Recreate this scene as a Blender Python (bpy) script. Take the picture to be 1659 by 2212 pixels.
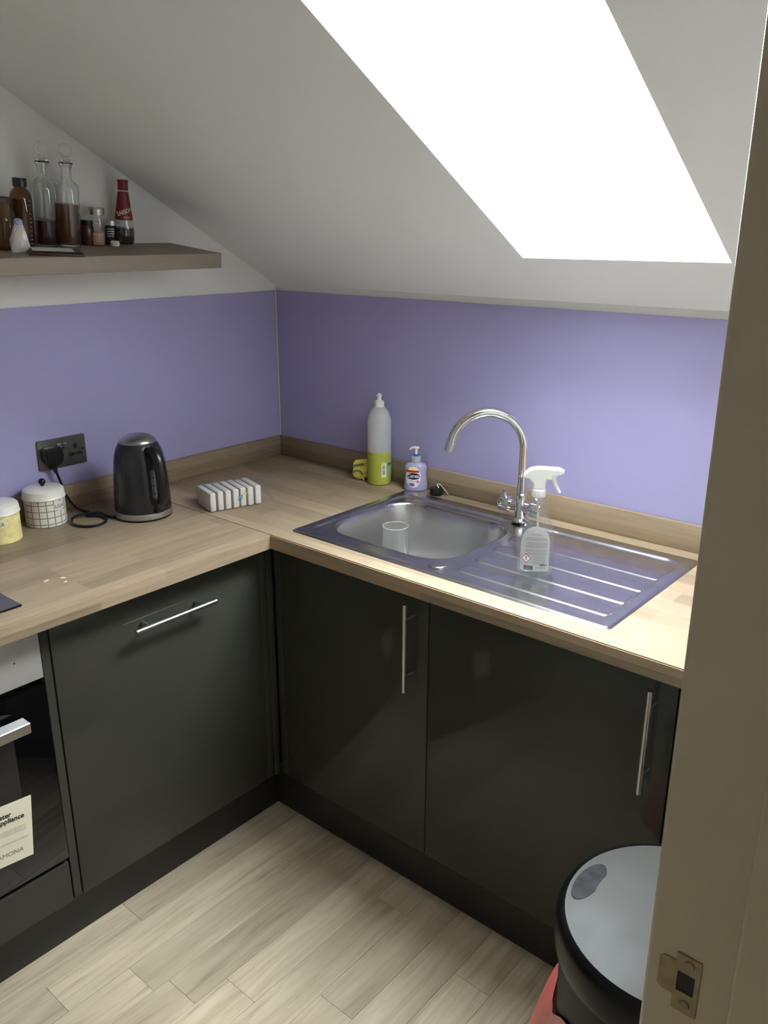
import bpy, bmesh, math, random
from mathutils import Vector, Matrix
random.seed(7)
PI = math.pi
for o in list(bpy.data.objects): bpy.data.objects.remove(o)
scene = bpy.context.scene
COL = scene.collection

# ------------------------------------------------------------------ camera
cam_d = bpy.data.cameras.new('camera'); cam = bpy.data.objects.new('camera', cam_d); COL.objects.link(cam)
YAW, PITCH, ROLL = 0.8659, -0.3197, 0.0020
fw = Vector((math.cos(PITCH)*math.sin(YAW), math.cos(PITCH)*math.cos(YAW), math.sin(PITCH)))
rt = Vector((math.cos(YAW), -math.sin(YAW), 0)); up = rt.cross(fw)
r2 = rt*math.cos(ROLL) + up*math.sin(ROLL); u2 = up*math.cos(ROLL) - rt*math.sin(ROLL)
M = Matrix((r2, u2, -fw)).transposed().to_4x4(); M.translation = (-1.9733, -2.1514, 1.6514)
cam.matrix_world = M
cam_d.sensor_fit = 'VERTICAL'; cam_d.sensor_height = 24.0; cam_d.lens = 24.0*1836.3/2212; cam_d.clip_start = 0.02
scene.camera = cam

# ------------------------------------------------------------------ world and light
SKY = 32.0
world = bpy.data.worlds.new('overcast_sky'); scene.world = world; world.use_nodes = True
bg = world.node_tree.nodes['Background']; bg.inputs[0].default_value = (0.91, 0.965, 1.02, 1); bg.inputs[1].default_value = SKY
scene.view_settings.view_transform = 'Standard'; scene.view_settings.look = 'None'
scene.view_settings.gamma = 1.0; scene.view_settings.use_curve_mapping = False
scene.view_settings.exposure = 1.16

# geometry of the room (metres): corner of the two tiled walls at the origin
SL = 0.577; CZ0 = 1.482                       # ceiling slope z = CZ0 - SL*x
ANG = math.atan(SL)
def cz(x): return CZ0 - SL*x
FLAT_X = -1.59                                 # slope meets the flat ceiling
FLAT_Z = cz(FLAT_X)
XL, YF = -3.7, -2.02                           # left wall, door wall
WX0, WX1, WY0, WY1 = -0.190, -0.915, -1.058, -1.538   # roof window opening
RD = 0.26; WXT = -0.73                                      # depth of the window reveal, upper end of the pane (head of the reveal is splayed)
RX = -2.42                                     # end of the left-hand run of units
H = 0.91                                       # worktop height

pl = bpy.data.lights.new('window_portal', 'AREA'); po = bpy.data.objects.new('window_portal', pl); COL.objects.link(po)
pl.shape = 'RECTANGLE'; pl.size = (WX0-WXT)/math.cos(ANG); pl.size_y = WY0-WY1; pl.cycles.is_portal = True
nv = Vector((math.sin(ANG), 0, math.cos(ANG)))
po.location = Vector(((WX0+WXT)/2, (WY0+WY1)/2, cz((WX0+WXT)/2))) + nv*(RD+0.07)
po.rotation_euler = (0, ANG, 0)

# ------------------------------------------------------------------ materials
def lin(c):
    c = c/255.0
    return c/12.92 if c <= 0.04045 else ((c+0.055)/1.055)**2.4
def rgb(r, g, b): return (lin(r), lin(g), lin(b), 1)
def mat(name, col, rough=0.5, metal=0.0, coat=0.0, spec=0.5, trans=0.0, ior=1.45, bump=0, bscale=200, vary=0, vscale=8, rvary=0):
    m = bpy.data.materials.new(name); m.use_nodes = True
    nt = m.node_tree; b = nt.nodes['Principled BSDF']
    b.inputs['Base Color'].default_value = col; b.inputs['Roughness'].default_value = rough
    b.inputs['Metallic'].default_value = metal; b.inputs['Coat Weight'].default_value = coat
    b.inputs['Coat Roughness'].default_value = 0.05
    b.inputs['Specular IOR Level'].default_value = spec; b.inputs['Transmission Weight'].default_value = trans
    b.inputs['IOR'].default_value = ior
    if bump or vary or rvary:
        tc = nt.nodes.new('ShaderNodeTexCoord')
        n = nt.nodes.new('ShaderNodeTexNoise'); n.inputs['Scale'].default_value = bscale; n.inputs['Detail'].default_value = 4
        nt.links.new(tc.outputs['Object'], n.inputs['Vector'])
        if bump:
            bp = nt.nodes.new('ShaderNodeBump'); bp.inputs['Strength'].default_value = bump; bp.inputs['Distance'].default_value = 0.001
            nt.links.new(n.outputs['Fac'], bp.inputs['Height']); nt.links.new(bp.outputs['Normal'], b.inputs['Normal'])
        n2 = nt.nodes.new('ShaderNodeTexNoise'); n2.inputs['Scale'].default_value = vscale; n2.inputs['Detail'].default_value = 5
        nt.links.new(tc.outputs['Object'], n2.inputs['Vector'])
        if vary:
            rp = nt.nodes.new('ShaderNodeValToRGB')
            rp.color_ramp.elements[0].position = 0.3; rp.color_ramp.elements[1].position = 0.7
            rp.color_ramp.elements[0].color = tuple(c*(1-vary) for c in col[:3])+(1,)
            rp.color_ramp.elements[1].color = tuple(min(1, c*(1+vary)) for c in col[:3])+(1,)
            nt.links.new(n2.outputs['Fac'], rp.inputs['Fac']); nt.links.new(rp.outputs['Color'], b.inputs['Base Color'])
        if rvary:
            mr = nt.nodes.new('ShaderNodeMapRange'); mr.inputs['From Min'].default_value = 0.35; mr.inputs['From Max'].default_value = 0.65
            mr.inputs['To Min'].default_value = max(0.02, rough-rvary); mr.inputs['To Max'].default_value = rough+rvary
            nt.links.new(n2.outputs['Fac'], mr.inputs['Value']); nt.links.new(mr.outputs['Result'], b.inputs['Roughness'])
    return m
def thin_glass(name, tint=(1, 1, 1, 1), haze=0.0, hcol=(0.8, 0.8, 0.8, 1), rough=0.02, ior=1.5):
    """clear thin wall: transparent body, Fresnel reflection, a little cloudy scatter"""
    m = bpy.data.materials.new(name); m.use_nodes = True; nt = m.node_tree; nt.nodes.clear()
    out = nt.nodes.new('ShaderNodeOutputMaterial'); tr = nt.nodes.new('ShaderNodeBsdfTransparent'); tr.inputs[0].default_value = tint
    gl = nt.nodes.new('ShaderNodeBsdfGlossy'); gl.inputs['Roughness'].default_value = rough
    df = nt.nodes.new('ShaderNodeBsdfDiffuse'); df.inputs[0].default_value = hcol
    tl = nt.nodes.new('ShaderNodeBsdfTranslucent'); tl.inputs[0].default_value = hcol
    fr = nt.nodes.new('ShaderNodeFresnel'); fr.inputs[0].default_value = ior
    m0 = nt.nodes.new('ShaderNodeMixShader'); m0.inputs[0].default_value = 0.5
    m1 = nt.nodes.new('ShaderNodeMixShader'); m1.inputs[0].default_value = haze
    m2 = nt.nodes.new('ShaderNodeMixShader')
    L = nt.links.new
    L(df.outputs[0], m0.inputs[1]); L(tl.outputs[0], m0.inputs[2])
    L(tr.outputs[0], m1.inputs[1]); L(m0.outputs[0], m1.inputs[2])
    ge = nt.nodes.new('ShaderNodeNewGeometry'); mi = nt.nodes.new('ShaderNodeMix'); mi.data_type = 'FLOAT'   # same Fresnel from both sides of the thin wall
    mi.inputs[2].default_value = ior; mi.inputs[3].default_value = 1.0/ior; L(ge.outputs['Backfacing'], mi.inputs[0]); L(mi.outputs[0], fr.inputs[0])
    L(fr.outputs[0], m2.inputs[0]); L(m1.outputs[0], m2.inputs[1]); L(gl.outputs[0], m2.inputs[2]); L(m2.outputs[0], out.inputs[0])
    return m
def wood_block(name, axis, base, amp=0.16, rough=0.46, row=0.058, length=0.46):
    """stave-printed laminate: staves run along `axis`, grain streaks along them"""
    m = bpy.data.materials.new(name); m.use_nodes = True; nt = m.node_tree; L = nt.links.new
    b = nt.nodes['Principled BSDF']; b.inputs['Roughness'].default_value = rough; b.inputs['Specular IOR Level'].default_value = 0.3
    tc = nt.nodes.new('ShaderNodeTexCoord'); sp = nt.nodes.new('ShaderNodeSeparateXYZ'); L(tc.outputs['Object'], sp.inputs[0])
    cb = nt.nodes.new('ShaderNodeCombineXYZ'); ad = nt.nodes.new('ShaderNodeMath'); ad.operation = 'ADD'
    if axis == 'x':
        L(sp.outputs['X'], cb.inputs['X']); L(sp.outputs['Y'], ad.inputs[0])
    else:
        L(sp.outputs['Y'], cb.inputs['X']); L(sp.outputs['X'], ad.inputs[0])
    L(sp.outputs['Z'], ad.inputs[1]); L(ad.outputs[0], cb.inputs['Y'])
    br = nt.nodes.new('ShaderNodeTexBrick'); L(cb.outputs[0], br.inputs['Vector'])
    br.offset = 0.37; br.offset_frequency = 2; br.inputs['Scale'].default_value = 1; br.inputs['Mortar Size'].default_value = 0.0
    br.inputs['Brick Width'].default_value = length; br.inputs['Row Height'].default_value = row
    br.inputs['Color1'].default_value = (0.25, 0.25, 0.25, 1); br.inputs['Color2'].default_value = (0.85, 0.85, 0.85, 1); br.inputs['Bias'].default_value = 0.0
    mp = nt.nodes.new('ShaderNodeMapping'); mp.inputs['Scale'].default_value = (5, 90, 1); L(cb.outputs[0], mp.inputs[0])
    ns = nt.nodes.new('ShaderNodeTexNoise'); ns.inputs['Scale'].default_value = 1.0; ns.inputs['Detail'].default_value = 6; ns.inputs['Roughness'].default_value = 0.65; L(mp.outputs[0], ns.inputs['Vector'])
    mx = nt.nodes.new('ShaderNodeMix'); mx.data_type = 'FLOAT'; mx.inputs[0].default_value = 0.55
    L(br.outputs['Color'], mx.inputs[2]); L(ns.outputs['Fac'], mx.inputs[3])
    rp = nt.nodes.new('ShaderNodeValToRGB'); L(mx.outputs[0], rp.inputs['Fac'])
    rp.color_ramp.elements[0].position = 0.25; rp.color_ramp.elements[1].position = 0.75
    rp.color_ramp.elements[0].color = tuple(c*(1-amp*1.3) for c in base[:3])+(1,); rp.color_ramp.elements[1].color = tuple(min(1, c*(1+amp)) for c in base[:3])+(1,)
    L(rp.outputs['Color'], b.inputs['Base Color'])
    bp = nt.nodes.new('ShaderNodeBump'); bp.inputs['Strength'].default_value = 0.12; bp.inputs['Distance'].default_value = 0.0006
    L(ns.outputs['Fac'], bp.inputs['Height']); L(bp.outputs['Normal'], b.inputs['Normal'])
    return m
def plank_mat(name):
    m = bpy.data.materials.new(name); m.use_nodes = True; nt = m.node_tree; L = nt.links.new
    b = nt.nodes['Principled BSDF']; b.inputs['Roughness'].default_value = 0.42
    tc = nt.nodes.new('ShaderNodeTexCoord'); oi = nt.nodes.new('ShaderNodeObjectInfo')
    ml = nt.nodes.new('ShaderNodeMath'); ml.operation = 'MULTIPLY'; ml.inputs[1].default_value = 23.0; L(oi.outputs['Random'], ml.inputs[0])
    va = nt.nodes.new('ShaderNodeVectorMath'); va.operation = 'ADD'; L(tc.outputs['Object'], va.inputs[0]); L(ml.outputs[0], va.inputs[1])
    mp = nt.nodes.new('ShaderNodeMapping'); mp.inputs['Scale'].default_value = (3.2, 42, 1); L(va.outputs[0], mp.inputs[0])
    ns = nt.nodes.new('ShaderNodeTexNoise'); ns.inputs['Scale'].default_value = 1; ns.inputs['Detail'].default_value = 7; ns.inputs['Roughness'].default_value = 0.62; ns.inputs['Distortion'].default_value = 0.9; L(mp.outputs[0], ns.inputs['Vector'])
    mp2 = nt.nodes.new('ShaderNodeMapping'); mp2.inputs['Scale'].default_value = (2.0, 9, 1); L(va.outputs[0], mp2.inputs[0])
    n2 = nt.nodes.new('ShaderNodeTexNoise'); n2.inputs['Scale'].default_value = 1; n2.inputs['Detail'].default_value = 3; L(mp2.outputs[0], n2.inputs['Vector'])
    r1 = nt.nodes.new('ShaderNodeValToRGB'); L(ns.outputs['Fac'], r1.inputs['Fac'])
    e = r1.color_ramp.elements; e[0].position = 0.28; e[0].color = rgb(172, 156, 131); e[1].position = 0.62; e[1].color = rgb(220, 204, 176)
    k = r1.color_ramp.elements.new(0.42); k.color = rgb(202, 186, 158)
    r2 = nt.nodes.new('ShaderNodeValToRGB'); L(n2.outputs['Fac'], r2.inputs['Fac'])
    r2.color_ramp.elements[0].position = 0.3; r2.color_ramp.elements[0].color = (0.78, 0.77, 0.75, 1); r2.color_ramp.elements[1].position = 0.65; r2.color_ramp.elements[1].color = (1, 1, 1, 1)
    mx = nt.nodes.new('ShaderNodeMix'); mx.data_type = 'RGBA'; mx.blend_type = 'MULTIPLY'; mx.inputs[0].default_value = 1
    L(r1.outputs['Color'], mx.inputs[6]); L(r2.outputs['Color'], mx.inputs[7])
    hs = nt.nodes.new('ShaderNodeHueSaturation'); L(mx.outputs[2], hs.inputs['Color'])
    mr = nt.nodes.new('ShaderNodeMapRange'); mr.inputs['To Min'].default_value = 0.86; mr.inputs['To Max'].default_value = 1.06; L(oi.outputs['Random'], mr.inputs['Value']); L(mr.outputs['Result'], hs.inputs['Value'])
    L(hs.outputs['Color'], b.inputs['Base Color'])
    bp = nt.nodes.new('ShaderNodeBump'); bp.inputs['Strength'].default_value = 0.15; bp.inputs['Distance'].default_value = 0.0006; L(ns.outputs['Fac'], bp.inputs['Height']); L(bp.outputs['Normal'], b.inputs['Normal'])
    return m

M_wall = mat('white_emulsion', rgb(230, 228, 224), 0.9, bump=0.12, bscale=350)
M_ceil = mat('white_ceiling_paint', rgb(240, 239, 236), 0.92, bump=0.08, bscale=300)
M_hall = mat('cream_hall_paint', rgb(205, 190, 160), 0.9)
M_jamb = mat('magnolia_gloss_paint', rgb(190, 178, 156), 0.20, bump=0.03, bscale=120)
M_splash = mat('lilac_acrylic', rgb(166, 160, 201), 0.16, spec=0.5)
M_seal = mat('white_silicone', rgb(205, 203, 196), 0.5)
M_wtx = wood_block('oak_block_laminate_x', 'x', rgb(151, 132, 108), 0.34)
M_wty = wood_block('oak_block_laminate_y', 'y', rgb(151, 132, 108), 0.34)
M_shelf = wood_block('grey_oak_shelf', 'x', rgb(134, 121, 107), 0.10, 0.5, row=0.9, length=3.0)
M_plank = plank_mat('pale_oak_vinyl')
M_sub = mat('dark_floor_joint', rgb(150, 136, 112), 0.8)
M_door = mat('anthracite_gloss', rgb(62, 62, 55), 0.09, spec=0.27)
M_plinth = mat('anthracite_plinth', rgb(44, 43, 40), 0.4)
M_carc = mat('dark_carcass', rgb(36, 36, 34), 0.5)
M_steel = mat('brushed_steel', (0.52, 0.50, 0.48, 1), 0.36, 1.0)
M_sink = mat('stainless_sink', (0.50, 0.49, 0.48, 1), 0.23, 1.0, vary=0.10, vscale=26)
M_chrome = mat('chrome', (0.78, 0.77, 0.76, 1), 0.06, 1.0)
M_black = mat('black_plastic', rgb(16, 16, 17), 0.3)
M_blackm = mat('matt_black_rubber', rgb(20, 20, 20), 0.6)
M_kettle = mat('black_gloss_enamel', rgb(36, 36, 39), 0.25, coat=0.15)
M_blackglass = mat('black_glass', rgb(9, 9, 10), 0.04)
M_white = mat('white_plastic', rgb(232, 230, 224), 0.35)
M_cream = mat('cream_enamel', rgb(226, 221, 211), 0.28, coat=0.4)
M_paper = mat('cream_paper', rgb(233, 226, 200), 0.7)
M_ink = mat('black_ink', rgb(28, 27, 27), 0.6)
M_greyink = mat('grey_ink', rgb(140, 138, 132), 0.6)
M_glass = thin_glass('clear_glass', (0.97, 0.98, 0.97, 1), 0.03)
M_pane = thin_glass('window_glass', (0.96, 0.98, 0.98, 1), 0.0)

# ------------------------------------------------------------------ helpers
def obj(name, bm, m, parent=None, smooth=False, ang=35):
    me = bpy.data.meshes.new(name)
    bmesh.ops.recalc_face_normals(bm, faces=bm.faces[:]) if not getattr(bm, 'keep', False) else None
    bm.to_mesh(me); bm.free()
    if m: me.materials.append(m)
    if smooth:
        for f in me.polygons: f.use_smooth = True
        me.set_sharp_from_angle(angle=math.radians(ang))
    o = bpy.data.objects.new(name, me); COL.objects.link(o)
    if parent: o.parent = parent
    return o
def tag(o, label, cat, group=None):
    o['label'] = label; o['category'] = cat
    if group: o['group'] = group
    return o
def thing(name, label, cat, loc=(0, 0, 0), rz=0.0, group=None, tilt=0.0):
    o = bpy.data.objects.new(name, None); COL.objects.link(o); o.empty_display_size = 0.05
    o.matrix_world = Matrix.Translation(loc) @ Matrix.Rotation(tilt, 4, 'X') @ Matrix.Rotation(rz, 4, 'Z')
    return tag(o, label, cat, group)
def struct(name, bm, m, label=None, smooth=False):
    o = obj(name, bm, m, None, smooth); o['kind'] = 'structure'
    if label: o['label'] = label
    return o
def B(): return bmesh.new()
def box(bm, x0, x1, y0, y1, z0, z1, bev=0.0, seg=2):
    vs = [bm.verts.new((x, y, z)) for x in (min(x0, x1), max(x0, x1)) for y in (min(y0, y1), max(y0, y1)) for z in (min(z0, z1), max(z0, z1))]
    idx = [(0, 1, 3, 2), (4, 6, 7, 5), (0, 4, 5, 1), (2, 3, 7, 6), (0, 2, 6, 4), (1, 5, 7, 3)]
    fs = [bm.faces.new([vs[i] for i in f]) for f in idx]
    if bev:
        es = list({e for f in fs for e in f.edges})
        bmesh.ops.bevel(bm, geom=es, offset=bev, segments=seg, affect='EDGES', profile=0.5)
    return bm
def lathe(bm, prof, seg=40, sx=1.0, sy=1.0, cx=0, cy=0, cap0=True, cap1=True, a0=0, a1=None):
    rings = []
    for r, z in prof:
        rings.append([bm.verts.new((cx+r*sx*math.cos(2*PI*i/seg), cy+r*sy*math.sin(2*PI*i/seg), z)) for i in range(seg)])
    for a, b in zip(rings, rings[1:]):
        for i in range(seg):
            j = (i+1) % seg; bm.faces.new((a[i], a[j], b[j], b[i]))
    if cap0 and prof[0][0] > 1e-6: bm.faces.new(rings[0][::-1])
    if cap1 and prof[-1][0] > 1e-6: bm.faces.new(rings[-1])
    return bm
def tube(bm, pts, rad, seg=12, cap=True):
    pts = [Vector(q) for q in pts]; n = len(pts)
    rads = rad if isinstance(rad, (list, tuple)) else [rad]*n
    t0 = (pts[1]-pts[0]).normalized(); ref = Vector((0, 0, 1)) if abs(t0.z) < 0.9 else Vector((1, 0, 0))
    nx = t0.cross(ref).normalized(); rings = []
    for i, q in enumerate(pts):
        t = (pts[min(i+1, n-1)]-pts[max(i-1, 0)]).normalized()
        nx = (nx - t*nx.dot(t)).normalized(); ny = t.cross(nx)
        rings.append([bm.verts.new(q + (nx*math.cos(2*PI*k/seg)+ny*math.sin(2*PI*k/seg))*rads[i]) for k in range(seg)])
    for a, b in zip(rings, rings[1:]):
        for k in range(seg):
            j = (k+1) % seg; bm.faces.new((a[k], a[j], b[j], b[k]))
    if cap: bm.faces.new(rings[0][::-1]); bm.faces.new(rings[-1])
    return bm
def spline(ctrl, n=8):
    P = [Vector(c) for c in ctrl]; out = []
    for i in range(len(P)-1):
        p0 = P[max(i-1, 0)]; p1 = P[i]; p2 = P[i+1]; p3 = P[min(i+2, len(P)-1)]
        for k in range(n):
            t = k/n
            out.append(0.5*((2*p1)+(p2-p0)*t+(2*p0-5*p1+4*p2-p3)*t*t+(3*p1-p0-3*p2+p3)*t**3))
    out.append(P[-1]); return out
def ball(bm, r, loc, u=16, v=10, s=(1, 1, 1)):
    bmesh.ops.create_uvsphere(bm, u_segments=u, v_segments=v, radius=r, matrix=Matrix.Translation(loc) @ Matrix.Diagonal((*s, 1)))
    return bm
def prism(bm, pts, a, b, axis='y'):
    """extrude a 2D outline between a and b along axis; outline in the other two coordinates"""
    def P(q, t): return {'x': (t, q[0], q[1]), 'y': (q[0], t, q[1]), 'z': (q[0], q[1], t)}[axis]
    va = [bm.verts.new(P(q, a)) for q in pts]; vb = [bm.verts.new(P(q, b)) for q in pts]; n = len(pts)
    bm.faces.new(va); bm.faces.new(vb[::-1])
    for i in range(n): bm.faces.new((va[i], vb[i], vb[(i+1) % n], va[(i+1) % n]))
    return bm
def rrect(x0, x1, z0, z1, r, n=5):
    out = []
    for cx_, cz_, a in ((x1-r, z1-r, 0), (x0+r, z1-r, 90), (x0+r, z0+r, 180), (x1-r, z0+r, 270)):
        for k in range(n+1):
            t = math.radians(a+90*k/n); out.append((cx_+r*math.cos(t), cz_+r*math.sin(t)))
    return out
def ellipse(cx_, cz_, a, b, n=28): return [(cx_+a*math.cos(2*PI*k/n), cz_+b*math.sin(2*PI*k/n)) for k in range(n)]
def text_bm(s, size, align='CENTER', shear=0.0, bold=0.0, xs=1.0):
    c = bpy.data.curves.new('t', 'FONT'); c.body = s; c.size = size; c.align_x = align; c.align_y = 'CENTER'; c.shear = shear; c.offset = bold; c.resolution_u = 3
    o = bpy.data.objects.new('t', c); COL.objects.link(o); bpy.context.view_layer.update()
    me = bpy.data.meshes.new_from_object(o.evaluated_get(bpy.context.evaluated_depsgraph_get()))
    bm = bmesh.new(); bm.from_mesh(me); bpy.data.objects.remove(o); bpy.data.curves.remove(c); bpy.data.meshes.remove(me)
    for v in bm.verts: v.co.x *= xs
    bm.keep = True
    return bm
def text_obj(name, parent, s, size, m, f, x=0, z=0, align='CENTER', shear=0.0, bold=0.0, xs=1.0, rot=0.0, arch=0.0):
    """letters laid in the local xz plane, facing -y, draped on y = f(x, z)"""
    c = bpy.data.curves.new('t', 'FONT'); c.body = s; c.size = size; c.align_x = align; c.align_y = 'CENTER'; c.shear = shear; c.offset = bold; c.resolution_u = 3
    o = bpy.data.objects.new('t', c); COL.objects.link(o); bpy.context.view_layer.update()
    me = bpy.data.meshes.new_from_object(o.evaluated_get(bpy.context.evaluated_depsgraph_get()))
    bpy.data.objects.remove(o); bpy.data.curves.remove(c)
    ca, sa = math.cos(rot), math.sin(rot)
    for v in me.vertices:
        px, pz = v.co.x*xs, v.co.y
        pz += arch*(px*px)
        px, pz = px*ca-pz*sa+x, px*sa+pz*ca+z
        v.co = (px, f(px, pz), pz)
    me.materials.clear(); me.materials.append(m); me.name = name
    o = bpy.data.objects.new(name, me); COL.objects.link(o); o.parent = parent
    return o
def patch(name, parent, m, f, z0, z1, hw, x0=0.0, nx=14, nz=10):
    """a printed label draped on y = f(x, z); hw(t) is its half width for t in 0..1 from bottom to top"""
    bm = B(); rows = []
    for j in range(nz+1):
        t = j/nz; z = z0+(z1-z0)*t; w = hw(t) if callable(hw) else hw
        rows.append([bm.verts.new((x0-w+2*w*i/nx, f(x0-w+2*w*i/nx, z), z)) for i in range(nx+1)])
    for a, b in zip(rows, rows[1:]):
        for i in range(nx): bm.faces.new((a[i], a[i+1], b[i+1], b[i]))
    return obj(name, bm, m, parent, True)
def poly_patch(name, parent, m, f, pts):
    bm = B(); bm.faces.new([bm.verts.new((x, f(x, z), z)) for x, z in pts])
    return obj(name, bm, m, parent)
def cylf(r, eps=0.0005):
    return lambda x, z: -math.sqrt(max(1e-9, (r+eps)**2-x*x))
def oval(t): return math.sqrt(max(0.0004, 1-(2*t-1)**2))

# ================================================================== THE ROOM
HX0, HX1, HY1 = -2.75, -1.05, -3.35          # hall behind the doorway
bm = B(); box(bm, XL, 0.1, -2.02, 0.1, -0.05, -0.0025); box(bm, HX0, HX1, HY1, -2.02, -0.05, -0.0025)
floor = struct('floor', bm, M_sub)
# floor planks: rows run along x, joints where the photograph shows them
ROW = 0.0985; GAP = 0.0003
joint = {0: -1.065, 1: -1.325, 3: -1.130, 5: -0.620, 6: -0.930, 8: -0.683}
LEN = 0.95; mesh_cache = {}
def plank(x0, x1, y0, y1):
    key = (round(x1-x0, 3), round(y1-y0, 4))
    if key not in mesh_cache:
        b_ = B(); w, d = key; box(b_, -w/2+GAP, w/2-GAP, -d/2+GAP, d/2-GAP, -0.0024, 0.0, 0.0004, 1)
        me = bpy.data.meshes.new('plank'); b_.to_mesh(me); b_.free(); me.materials.append(M_plank); mesh_cache[key] = me
    o = bpy.data.objects.new('plank', mesh_cache[key]); COL.objects.link(o); o.parent = floor
    o.location = ((x0+x1)/2, (y0+y1)/2, 0)
for r in range(-5, 29):
    y1 = -0.485 - r*ROW; y0 = y1-ROW
    inhall = y1 < -2.03
    xa, xb = (HX0, HX1) if inhall else (XL, 0.0)
    if y1 > 0: y1 = 0.0
    if y0 < HY1: continue
    j0 = joint.get(r, -0.35-((r*0.41) % LEN))
    cuts = [xa]; c = j0-6*LEN
    while c < xb:
        if c > xa+0.02 and c < xb-0.02: cuts.append(c)
        c += LEN
    cuts.append(xb)
    for a, b in zip(cuts, cuts[1:]): plank(a, b, y0, y1)

# walls
bm = B(); prism(bm, [(XL, 0), (0.1, 0), (0.1, cz(0.1)), (FLAT_X, FLAT_Z), (XL, FLAT_Z)], 0.0, 0.1, 'y'); struct('wall_back', bm, M_wall)
bm = B(); box(bm, 0, 0.1, YF-0.1, 0.0, 0, cz(0)); struct('wall_right', bm, M_wall)
bm = B(); box(bm, XL-0.1, XL, YF-0.1, 0.1, 0, FLAT_Z); struct('wall_left', bm, M_wall)
XJ = -1.4233                                   # face of the door lining that carries the strike plate
OPW = 0.762
bm = B()
prism(bm, [(XJ+0.03, 0), (0.0, 0), (0.0, cz(0)), (XJ+0.03, cz(XJ+0.03))], YF-0.1, YF, 'y')
box(bm, XL, XJ-OPW-0.03, YF-0.1, YF, 0, FLAT_Z); box(bm, XJ-OPW-0.03, XJ+0.03, YF-0.1, YF, 2.03, cz(XJ+0.03))
struct('wall_front', bm, M_wall)
bm = B()
box(bm, HX1, HX1+0.1, HY1-0.1, YF-0.1, 0, 2.4); box(bm, HX0-0.1, HX0, HY1-0.1, YF-0.1, 0, 2.4); box(bm, HX0, HX1, HY1-0.1, HY1, 0, 2.4)
struct('wall_hall', bm, M_hall)
# sloping ceiling with the roof-window opening, flat part, hall ceiling
def slope_pt(x, y, d): return Vector((x, y, cz(x))) + nv*d
bm = B()
xs = [0.06, WX0, WX1, FLAT_X]; xo = [0.06, WX0, WXT, FLAT_X]; ys = [0.06, WY0, WY1, YF-0.1]
V = {}
for d in (0, 1):
    for i, x in enumerate(xs):
        for j, y in enumerate(ys): V[d, i, j] = bm.verts.new(slope_pt(xo[i] if d else x, y, d*RD))
for i in range(3):
    for j in range(3):
        if (i, j) == (1, 1): continue
        bm.faces.new([V[0, i, j], V[0, i+1, j], V[0, i+1, j+1], V[0, i, j+1]]); bm.faces.new([V[1, i, j], V[1, i, j+1], V[1, i+1, j+1], V[1, i+1, j]])
for (a, b) in (((1, 1), (2, 1)), ((2, 1), (2, 2)), ((2, 2), (1, 2)), ((1, 2), (1, 1))):
    bm.faces.new([V[0, a[0], a[1]], V[0, b[0], b[1]], V[1, b[0], b[1]], V[1, a[0], a[1]]])
box(bm, XL-0.1, FLAT_X, YF-0.1, 0.1, FLAT_Z, FLAT_Z+0.2)
box(bm, HX0-0.1, HX1+0.1, HY1-0.1, YF-0.02, 2.4, 2.6)
struct('ceiling', bm, M_ceil)
# roof window set on the outside of the opening
bm = B()
win = bpy.data.objects.new('window_1', None); COL.objects.link(win); win['kind'] = 'structure'; win['label'] = 'roof window in the sloping ceiling'
win.matrix_world = Matrix.Translation(slope_pt((WX0+WXT)/2, (WY0+WY1)/2, RD)) @ Matrix.Rotation(ANG, 4, 'Y')
hu = (WX0-WXT)/math.cos(ANG)/2; hv = (WY0-WY1)/2
bm = B()
for a in (-1, 1):
    box(bm, a*hu-0.02*a, a*hu+0.05*a, -hv-0.05, hv+0.05, 0, 0.05); box(bm, -hu-0.05, hu+0.05, a*hv-0.02*a, a*hv+0.05*a, 0, 0.05)
obj('window_frame', bm, M_white, win)
bm = B(); box(bm, -hu, hu, -hv, hv, 0.022, 0.028); obj('pane', bm, M_pane, win)

# door lining (the opening the picture is taken through)
LY0, LY1 = -1.963, -2.16
bm = B()
box(bm, XJ, XJ+0.03, LY1, LY0, 0, 2.03, 0.005, 6); box(bm, XJ-OPW-0.03, XJ-OPW, LY1, LY0, 0, 2.03, 0.005, 6); box(bm, XJ-OPW-0.03, XJ+0.03, LY1, LY0, 2.0, 2.03)
door = struct('door_1', bm, M_jamb, 'magnolia painted door lining', True)
bm = B(); box(bm, XJ-0.012, XJ, LY1, -2.032, 0, 2.0, 0.003, 3); box(bm, XJ-OPW, XJ-OPW+0.012, LY1, -2.032, 0, 2.0, 0.003, 3); obj('door_stop', bm, M_jamb, door, True)
bm = B(); box(bm, XJ+0.006, XJ+0.065, LY0-0.056, LY0-0.006, 0, 2.05, 0.004, 2); box(bm, XJ-OPW-0.065, XJ-OPW-0.006, LY0-0.056, LY0-0.006, 0, 2.05, 0.004, 2); obj('architrave', bm, M_jamb, door, True)
M_strike = mat('painted_over_brass', rgb(150, 134, 104), 0.45, 0.3, vary=0.18, vscale=90)
def yz_prism(bm, pts, x0, x1): return prism(bm, pts, x0, x1, 'x')
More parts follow.
